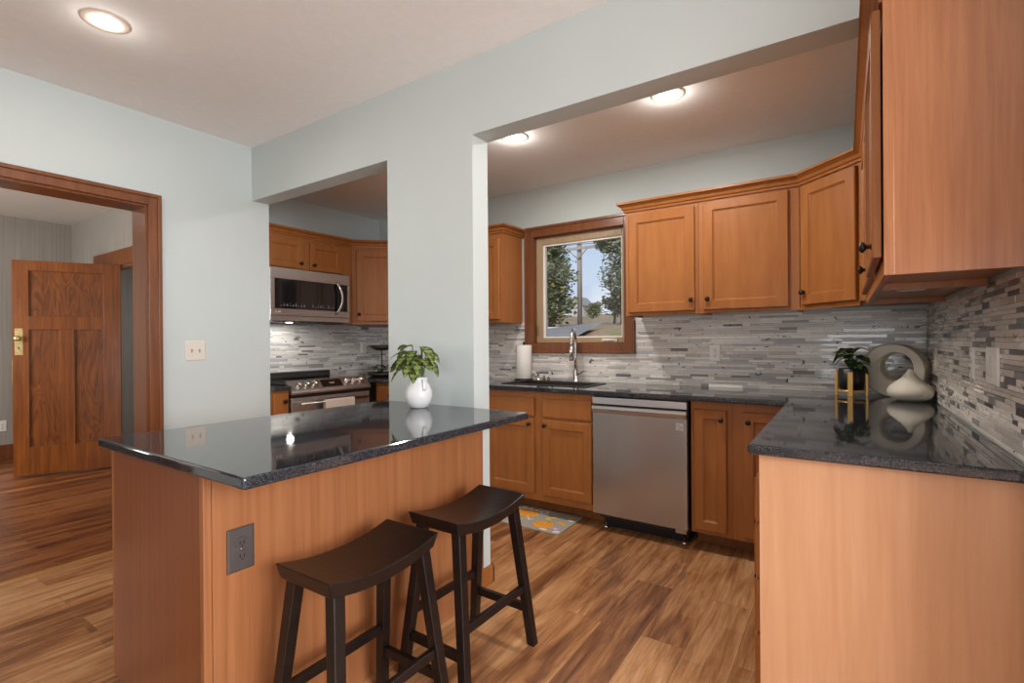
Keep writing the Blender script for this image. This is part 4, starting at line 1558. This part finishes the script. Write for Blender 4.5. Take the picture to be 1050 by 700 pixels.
fo.build('leaves', [GREEN_D, GREEN_M], t)

# ------------------------------------------------------------------ stools


def make_stool(label, loc, rz):
    """Saddle stool, long axis along local y."""
    t = thing('bar_stool', label, 'stool', loc, rz, 'saddle bar stools at the island')
    L2, W2, zc = 0.212, 0.122, 0.584
    tm = bmesh.new()
    n, mcol = 14, 4
    tops, bots = [], []
    for i in range(n + 1):
        s = -1 + 2 * i / n
        zt = zc + 0.030 * s * s
        yt, yb = s * L2, s * (L2 - 0.012)
        zb = zc - 0.044 + 0.028 * s * s
        tops.append([tm.verts.new((W2 * (-1 + 2 * k / mcol), yt, zt)) for k in range(mcol + 1)])
        bots.append([tm.verts.new(((W2 - 0.010) * (-1 + 2 * k / mcol), yb, zb)) for k in range(mcol + 1)])
    for i in range(n):
        for k in range(mcol):
            tm.faces.new((tops[i][k], tops[i][k + 1], tops[i + 1][k + 1], tops[i + 1][k]))
            tm.faces.new((bots[i][k], bots[i + 1][k], bots[i + 1][k + 1], bots[i][k + 1]))
        tm.faces.new((tops[i][0], tops[i + 1][0], bots[i + 1][0], bots[i][0]))
        tm.faces.new((tops[i][mcol], bots[i][mcol], bots[i + 1][mcol], tops[i + 1][mcol]))
    for k in range(mcol):
        tm.faces.new((tops[0][k], bots[0][k], bots[0][k + 1], tops[0][k + 1]))
        tm.faces.new((tops[n][k], tops[n][k + 1], bots[n][k + 1], bots[n][k]))
    bmesh.ops.recalc_face_normals(tm, faces=tm.faces)
    ed = [e for e in tm.edges if e.calc_face_angle(0) > 0.7]
    bmesh.ops.bevel(tm, geom=ed, offset=0.004, segments=2, profile=0.5, affect='EDGES')
    b = MB()
    b._add(tm, 0, False)
    b.build('seat', ESPRESSO, t)

    def legpt(sx, sy_, z):
        f = z / 0.560
        return Vector((sx * (0.152 + (0.088 - 0.152) * f), sy_ * (0.212 + (0.168 - 0.212) * f), z))
    for sx in (-1, 1):
        for sy_ in (-1, 1):
            MB().skew(legpt(sx, sy_, 0), legpt(sx, sy_, 0.566), 0.034, 0.034, 0.038, 0.038).build('leg', ESPRESSO, t)
    for sx in (-1, 1):
        a, c = legpt(sx, -1, 0.235), legpt(sx, 1, 0.235)
        MB().box(a.x - 0.010, a.x + 0.010, a.y + 0.017, c.y - 0.017, 0.220, 0.250, 0.002).build('long_stretcher', ESPRESSO, t)
    for sy_ in (-1, 1):
        a, c = legpt(-1, sy_, 0.150), legpt(1, sy_, 0.150)
        MB().box(a.x + 0.017, c.x - 0.017, a.y - 0.010, a.y + 0.010, 0.134, 0.166, 0.002).build('short_stretcher', ESPRESSO, t)
    return t


make_stool('dark espresso saddle stool nearest the camera, by the pewter outlet', (-1.236, 1.012, 0), R(0.8))
make_stool('dark espresso saddle stool farther along, beside the end of the pier', (-1.226, 1.525, 0), R(-1.0))

# ------------------------------------------------------------------ floor mat
MATG = plain('mat_grey', (0.36, 0.34, 0.29), 0.85, var=0.05, scale=60, bumpy=0.2, bscale=300)
PUMPK = plain('pumpkin_print', (0.80, 0.33, 0.03), 0.85, var=0.12, scale=30)
PUMPD = plain('pumpkin_line_print', (0.62, 0.20, 0.02), 0.85)
PURPLE = plain('lilac_print', (0.42, 0.32, 0.50), 0.85)
WHITEP = plain('white_print', (0.74, 0.72, 0.68), 0.85)
YELL = plain('ochre_print', (0.66, 0.42, 0.10), 0.85)
SAGE = plain('sage_print', (0.24, 0.27, 0.17), 0.85)
b = MB()
mx0, mx1, my0, my1 = -2.285, -1.528, 2.795, 3.160
b.box(mx0, mx1, my0, my1, 0.0, 0.007, 0.0015)
lay = [0.0073]


def disc(cx, cy, rx, ry, m, n=28, lobes=0, rot=0.0):
    z = lay[0]
    lay[0] += 0.00004
    pts = []
    for i in range(n):
        a = 2 * math.pi * i / n
        k = 1 + (0.05 * math.cos(lobes * a) if lobes else 0)
        x, y = rx * k * math.cos(a), ry * k * math.sin(a)
        pts.append((cx + x * math.cos(rot) - y * math.sin(rot), cy + x * math.sin(rot) + y * math.cos(rot), z))
    b.quad(pts, m)


def pumpkin(cx, cy, rx, ry):
    disc(cx, cy, rx, ry, 1, lobes=7)
    for k in (-0.62, -0.25, 0.25, 0.62):
        disc(cx + rx * k, cy, rx * 0.03, ry * 0.85 * math.sqrt(1 - k * k), 2, 12)
    disc(cx + rx * 0.05, cy + ry * 1.02, rx * 0.10, ry * 0.22, 6, 10)


pumpkin(-1.925, 3.030, 0.105, 0.075)
pumpkin(-1.695, 2.895, 0.078, 0.060)
disc(-1.588, 2.868, 0.030, 0.030, 3, lobes=5)
disc(-1.588, 2.868, 0.010, 0.010, 4)
disc(-1.560, 2.825, 0.026, 0.016, 4, rot=0.6)
disc(-1.655, 2.822, 0.030, 0.012, 4)
disc(-1.720, 3.010, 0.020, 0.034, 5, rot=0.4)
disc(-1.690, 3.045, 0.018, 0.028, 5, rot=-0.5)
disc(-1.735, 3.060, 0.014, 0.026, 6, rot=0.9)
disc(-1.610, 2.985, 0.028, 0.018, 1, rot=0.3)
disc(-1.575, 2.960, 0.026, 0.014, 5, rot=-0.4)
disc(-1.580, 3.085, 0.030, 0.016, 5, rot=0.7)
disc(-1.565, 3.050, 0.022, 0.012, 4, rot=0.2)
disc(-2.14, 2.90, 0.07, 0.05, 1, lobes=7)
disc(-2.20, 3.06, 0.024, 0.036, 5, rot=0.3)
for i, ch in enumerate('HELLO'):
    a = R(142 - i * 23)
    b.text(ch, 0.085, Matrix.Translation((-1.905 + 0.150 * math.cos(a), 3.005 + 0.122 * math.sin(a), 0.0090)) @ Matrix.Rotation(a - R(90), 4, 'Z'), 0.0002, 4)
for i, ch in enumerate('FALL'):
    a = R(-130 + i * 27)
    b.text(ch, 0.075, Matrix.Translation((-1.930 + 0.150 * math.cos(a), 3.040 + 0.128 * math.sin(a), 0.0090)) @ Matrix.Rotation(a + R(90), 4, 'Z'), 0.0002, 4)
o = b.build('floor_mat', [MATG, PUMPK, PUMPD, PURPLE, WHITEP, YELL, SAGE])
tag(o, 'grey kitchen mat printed with orange pumpkins, on the floor before the sink cabinet', 'mat')


# ------------------------------------------------------------------ recessed ceiling lamps
def recessed(label, x, y, z, power, glow):
    t = thing('recessed_light', label, 'ceiling light', (x, y, z), 0, 'recessed ceiling lights')
    b = MB()
    b.lathe([(0.084, 0.0), (0.088, -0.003), (0.084, -0.006), (0.066, -0.007), (0.056, -0.004), (0.056, 0.0)], seg=36)
    b.build('trim_ring', plain('lamp_trim', (0.62, 0.50, 0.42), 0.5), t)
    MB().lathe([(0, -0.016), (0.022, -0.0145), (0.040, -0.010), (0.055, -0.003), (0.055, -0.001), (0, -0.001)], seg=32).build('lens', LENS, t)
    area('lamp', (0, 0, -0.024), (0, 0, -1), 0.12, 0.12, power, (1.0, 0.95, 0.88), t, 'DISK')
    d = bpy.data.lights.new('bulb_glow', 'POINT')        # sideways light of the domed lens
    d.energy = glow
    d.color = (1.0, 0.95, 0.88)
    d.shadow_soft_size = 0.035
    o = bpy.data.objects.new('bulb_glow', d)
    COL.objects.link(o)
    o.location = (0, 0, -0.062)
    o.parent = t
    return t


recessed('round recessed ceiling light on the dining side above the island', -2.676, 0.826, HC, LAMP_W, 0.6)
recessed('recessed kitchen ceiling light nearest the pier, above the sink', -1.747, 2.655, HK, LAMP_K, 1.6)
recessed('recessed kitchen ceiling light above the dishwasher and corner cabinets', -0.776, 2.663, HK, LAMP_K, 1.6)

# ------------------------------------------------------------------ hall door
t = bpy.data.objects.new('door_1', None)
COL.objects.link(t)
t['kind'] = 'structure'
hx_, hy_ = -6.075, 1.975
fx_, fy_ = -6.455, 1.262
ln = math.hypot(fx_ - hx_, fy_ - hy_)
t.location = (fx_, fy_, 0.012)
t.rotation_euler = (0, 0, math.atan2(hy_ - fy_, hx_ - fx_))
# local x from the free edge to the hinge; the face seen looks along -y
dh = 2.028
b = MB()
y0, y1 = 0.0, 0.038
st_ = 0.115
b.box(0, st_, y0, y1, 0, dh, 0.002)
b.box(ln - st_ - 0.02, ln, y0, y1, 0, dh, 0.002)
b.box(st_, ln - st_ - 0.02, y0, y1, dh - 0.095, dh, 0.002)
b.box(st_, ln - st_ - 0.02, y0, y1, 1.375, 1.50, 0.002)
b.box(st_, ln - st_ - 0.02, y0, y1, 0, 0.265, 0.002)
cxm = (st_ + ln - st_ - 0.02) / 2
b.box(cxm - 0.055, cxm + 0.055, y0, y1, 0.265, 1.375, 0.002)
b.build('door_frame', FIR, t)
for (x0, x1, z0, z1) in ((st_, ln - st_ - 0.02, 1.50, dh - 0.095), (st_, cxm - 0.055, 0.265, 1.375), (cxm + 0.055, ln - st_ - 0.02, 0.265, 1.375)):
    b = MB()
    b.box(x0, x1, 0.020, 0.028, z0, z1)
    b.build('door_panel', FIRFIG, t)
b = MB()
b.box(0.018, 0.075, -0.004, 0.0, 1.135, 1.385, 0.0015)
pl = b.build('lock_plate', BRASS, t)
b = MB()
b.lathe([(0, 0.055), (0.018, 0.054), (0.026, 0.046), (0.026, 0.036), (0.012, 0.026), (0.008, 0.018), (0.008, 0.004), (0.016, 0.0), (0, 0)], (0, 0, 0), 20, mat4=Matrix.Translation((0.046, -0.004, 1.29)) @ Matrix.Rotation(R(90), 4, 'X'))
b.build('door_knob', BRASS, t)
b = MB()
b.lathe([(0, 0.001), (0.006, 0.001), (0.006, 0), (0, 0)], seg=10, mat4=Matrix.Translation((0.046, -0.0045, 1.205)) @ Matrix.Rotation(R(90), 4, 'X'))
b.box(0.0445, 0.0475, -0.0055, -0.0042, 1.188, 1.204)
b.build('keyhole', BLACK, t)
MB().box(-0.004, 0.0, 0.006, 0.032, 0.88, 1.10).build('edge_plate', BRASS, t)

# ------------------------------------------------------------------ outdoors
GRASS = bpy.data.materials.new('dry_grass')
GRASS.use_nodes = True
gb = GRASS.node_tree.nodes['Principled BSDF']
gb.inputs['Roughness'].default_value = 0.95
gn = noise(GRASS.node_tree, coords(GRASS.node_tree), 0.35, 6, 0.65)
GRASS.node_tree.links.new(ramp(GRASS.node_tree, gn, [(0.35, (0.20, 0.13, 0.07)), (0.50, (0.34, 0.22, 0.13)), (0.58, (0.20, 0.20, 0.07)), (0.70, (0.40, 0.29, 0.20))]), gb.inputs['Base Color'])


def ground_h(x, y):
    h = -0.35 + 0.195 * max(0, min(y, 14) - 4.5) + 0.066 * max(0, y - 14)
    h += max(0, x + 9.0) * 0.05 * min(1, max(0, (y - 8) / 8))
    h += 0.08 * math.sin(x * 1.3 + y * 0.7)
    return h


tm = bmesh.new()
NXg, NYg = 40, 40
gv = [[tm.verts.new((-60 + 90 * i / NXg, 3.9 + 76 * j / NYg, ground_h(-60 + 90 * i / NXg, 3.9 + 76 * j / NYg))) for j in range(NYg + 1)] for i in range(NXg + 1)]
for i in range(NXg):
    for j in range(NYg):
        tm.faces.new((gv[i][j], gv[i + 1][j], gv[i + 1][j + 1], gv[i][j + 1]))
b = MB()
b._add(tm, 0, True)
struct(b, 'ground', GRASS)
b = MB()
for k in range(8):
    x0, x1 = -30 + k * 3, -27 + k * 3
    b.quad([(x0, 11.0, ground_h(x0, 11.0) + 0.14), (x1, 11.0, ground_h(x1, 11.0) + 0.14), (x1, 14.0, ground_h(x1, 14.0) + 0.14), (x0, 14.0, ground_h(x0, 14.0) + 0.14)])
struct(b, 'road', plain('worn_asphalt', (0.23, 0.22, 0.21), 0.9, var=0.10, scale=2))

LEAF_A = plain('evergreen_leaf', (0.15, 0.175, 0.075), 0.7, var=0.3, scale=3)
LEAF_B = plain('evergreen_leaf_light', (0.27, 0.27, 0.12), 0.7, var=0.3, scale=3)
LEAF_C = plain('olive_leaf', (0.30, 0.31, 0.21), 0.7, var=0.25, scale=3)
LEAF_D = plain('dry_leaf', (0.33, 0.27, 0.17), 0.7, var=0.25, scale=3)
BARK = plain('bark', (0.15, 0.115, 0.09), 0.9, var=0.2, scale=12)
POLE = plain('weathered_pole', (0.50, 0.44, 0.41), 0.85, var=0.12, scale=6)


def tree(name, label, x, y, h, blobs, mats, n, size, seed, trunk=0.14, branches=0, group='trees outside the window'):
    rn = random.Random(seed)
    z0 = ground_h(x, y) - 0.05
    t = thing(name, label, 'tree', (x, y, z0), 0, group)
    b = MB()
    b.tube([(0, 0, 0), (0.03, 0.02, h * 0.35), (-0.02, 0, h * 0.7), (0, 0, h * 0.95)], [trunk, trunk * 0.8, trunk * 0.5, trunk * 0.15], 8)
    for i in range(branches):
        a = rn.random() * 6.28
        zz = h * rn.uniform(0.35, 0.85)
        L_ = h * rn.uniform(0.12, 0.26)
        b.tube([(0, 0, zz), (math.cos(a) * L_ * 0.5, math.sin(a) * L_ * 0.5, zz + L_ * 0.25), (math.cos(a) * L_, math.sin(a) * L_, zz + L_ * 0.6)], [trunk * 0.35, trunk * 0.22, trunk * 0.08], 6)
    b.build('trunk', BARK, t)
    tm = bmesh.new()
    for _ in range(n):
        bx_, by_, bz_, rx, rz = rn.choice(blobs)
        while True:
            p = Vector((rn.uniform(-1, 1), rn.uniform(-1, 1), rn.uniform(-1, 1)))
            if p.length < 1:
                break
        p = p * (0.55 + 0.45 * rn.random())
        c = Vector((bx_ + p.x * rx, by_ + p.y * rx, bz_ + p.z * rz))
        q = Matrix.Rotation(rn.random() * 6.28, 3, 'Z') @ Matrix.Rotation(rn.random() * 3.14, 3, 'X')
        s = size * rn.uniform(0.6, 1.3)
        f = tm.faces.new([tm.verts.new(c + q @ Vector(v)) for v in ((-s, -s * 0.4, 0), (s * 0.2, -s * 0.6, s * 0.2), (s, s * 0.1, 0), (0, s * 0.6, s * 0.15))])
        f.material_index = 0 if rn.random() < 0.6 else 1
    b = MB()
    b._add(tm, 0, False, keep=True)
    b.build('crown', mats, t)
    return t


tree('evergreen_tree', 'dense dark evergreen left of the utility pole outside the window', -8.95, 16.0, 5.4,
     [(0, 0, 1.1, 1.05, 1.0), (0.1, 0, 2.1, 1.0, 0.9), (-0.1, 0, 3.0, 0.85, 0.9), (0.05, 0, 3.9, 0.72, 0.8), (0, 0, 4.7, 0.55, 0.7)], [LEAF_A, LEAF_B], 9000, 0.075, 1)
tree('deciduous_tree', 'tall airy grey-green tree at the right of the window view', -6.95, 18.0, 5.6,
     [(0.0, 0, 1.9, 1.05, 1.0), (0.25, 0, 2.9, 1.25, 0.9), (-0.65, 0, 3.3, 0.6, 0.5), (0.1, 0, 3.9, 1.25, 0.8), (-0.85, 0, 4.5, 0.7, 0.5), (0.25, 0, 4.9, 1.3, 0.7)], [LEAF_C, LEAF_A], 14000, 0.062, 3, branches=18)
tree('deciduous_tree', 'leaning dry-leaved shrub tree left of the tall airy tree', -8.35, 20.5, 2.0,
     [(0.1, 0, 1.0, 0.8, 0.6), (0.7, 0, 1.5, 0.7, 0.5)], [LEAF_D, LEAF_C], 700, 0.11, 4, trunk=0.06, branches=8)
for i, (x, y, h_) in enumerate(((-17.3, 38, 1.5), (-17.0, 42.5, 2.2), (-15.2, 38, 1.9))):
    tree('bush', ['low green bush on the skyline just right of the utility pole', 'tallest middle green bush on the skyline beyond the pole', 'green bush on the skyline partly behind the airy tree'][i], x, y, h_,
         [(0, 0, h_ * 0.5, 0.85, h_ * 0.5), (0.3, 0, h_ * 0.7, 0.5, h_ * 0.4)], [LEAF_B, LEAF_A], 1200, 0.09, 20 + i, trunk=0.05, group='bushes on the skyline')

t = thing('utility_pole', 'weathered utility pole with a crossarm outside the window', 'utility pole', (-9.76, 20.0, ground_h(-9.76, 20.0) - 0.1))
zb_ = ground_h(-9.76, 20.0) - 0.1
MB().tube([(0, 0, 0), (0.0, 0, 4), (0.02, 0, 9.0)], [0.115, 0.105, 0.085], 12).build('pole', POLE, t)
ca = 5.32 - zb_
MB().box(-0.95, 0.95, -0.20, -0.145, ca - 0.06, ca + 0.06, 0.006).build('crossarm', POLE, t)
for sx in (-1, 1):
    MB().tube([(sx * 0.45, -0.17, ca - 0.04), (sx * 0.02, -0.16, ca - 0.45)], 0.03, 6).build('brace', POLE, t)
    MB().tube([(sx * 0.40, -0.17, ca + 0.75), (sx * 0.02, -0.15, ca + 0.35)], 0.03, 6).build('brace', POLE, t)
    MB().lathe([(0, 0), (0.04, 0), (0.05, 0.04), (0.03, 0.07), (0.05, 0.10), (0.02, 0.14), (0, 0.14)], (sx * 0.85, -0.17, ca + 0.0605), 10).build('insulator', WHITE, t)
for z_ in (ca + 0.24,):
    MB().tube([(-16, 0.4, z_ + 0.1), (-8, 0.1, z_ - 0.1), (-0.85, -0.17, z_ - 0.04), (6, 0.2, z_ - 0.2), (16, 0.6, z_ + 0.2)], 0.012, 6).build('wire', BLACK, t)

hx0, hy0 = -28.9, 56.0
hz = ground_h(hx0 + 0.8, hy0) - 0.1
t = thing('house', 'small white gabled house seen behind the utility pole', 'house', (hx0, hy0, hz))
t.scale = (1.05, 1.05, 1.2)
b = MB()
b.poly_prism([(0, 0), (1.9, 0), (1.9, 1.25), (0.95, 2.05), (0, 1.25)], -3.0, 0.0, mat4=Matrix(((1, 0, 0, 0), (0, 0, -1, 0), (0, 1, 0, 0), (0, 0, 0, 1))))
b.build('walls', plain('white_siding', (0.62, 0.61, 0.59), 0.8), t)
b = MB()
for pts in ([(-0.18, 1.13), (0.95, 2.08), (0.95, 2.18), (-0.18, 1.23)], [(2.08, 1.13), (0.95, 2.08), (0.95, 2.18), (2.08, 1.23)]):
    b.poly_prism(pts, -3.15, 0.18, mat4=Matrix(((1, 0, 0, 0), (0, 0, -1, 0), (0, 1, 0, 0), (0, 0, 0, 1))))
b.build('roof', plain('grey_shingles', (0.30, 0.29, 0.28), 0.9), t)
wf = MB().box(1.15, 1.62, -0.04, -0.001, 0.45, 1.10, 0.01).build('window_frame', WHITE, t)
MB().box(1.21, 1.56, -0.05, -0.041, 0.51, 1.04).build('window_glass', plain('dark_window', (0.06, 0.07, 0.08), 0.1), wf)

# low white retaining edge by the road
b = MB()
for k in range(3):
    b.box(-9.0 + k * 0.42, -8.62 + k * 0.42, 15.0, 15.25, ground_h(-8.8, 15.1) - 0.1, ground_h(-8.8, 15.1) + 0.16 + 0.05 * (k % 2), 0.03)
o = b.build('garden_wall', plain('whitewash', (0.70, 0.69, 0.67), 0.8))
tag(o, 'low whitewashed garden wall at the foot of the evergreen', 'wall', None, 'thing')
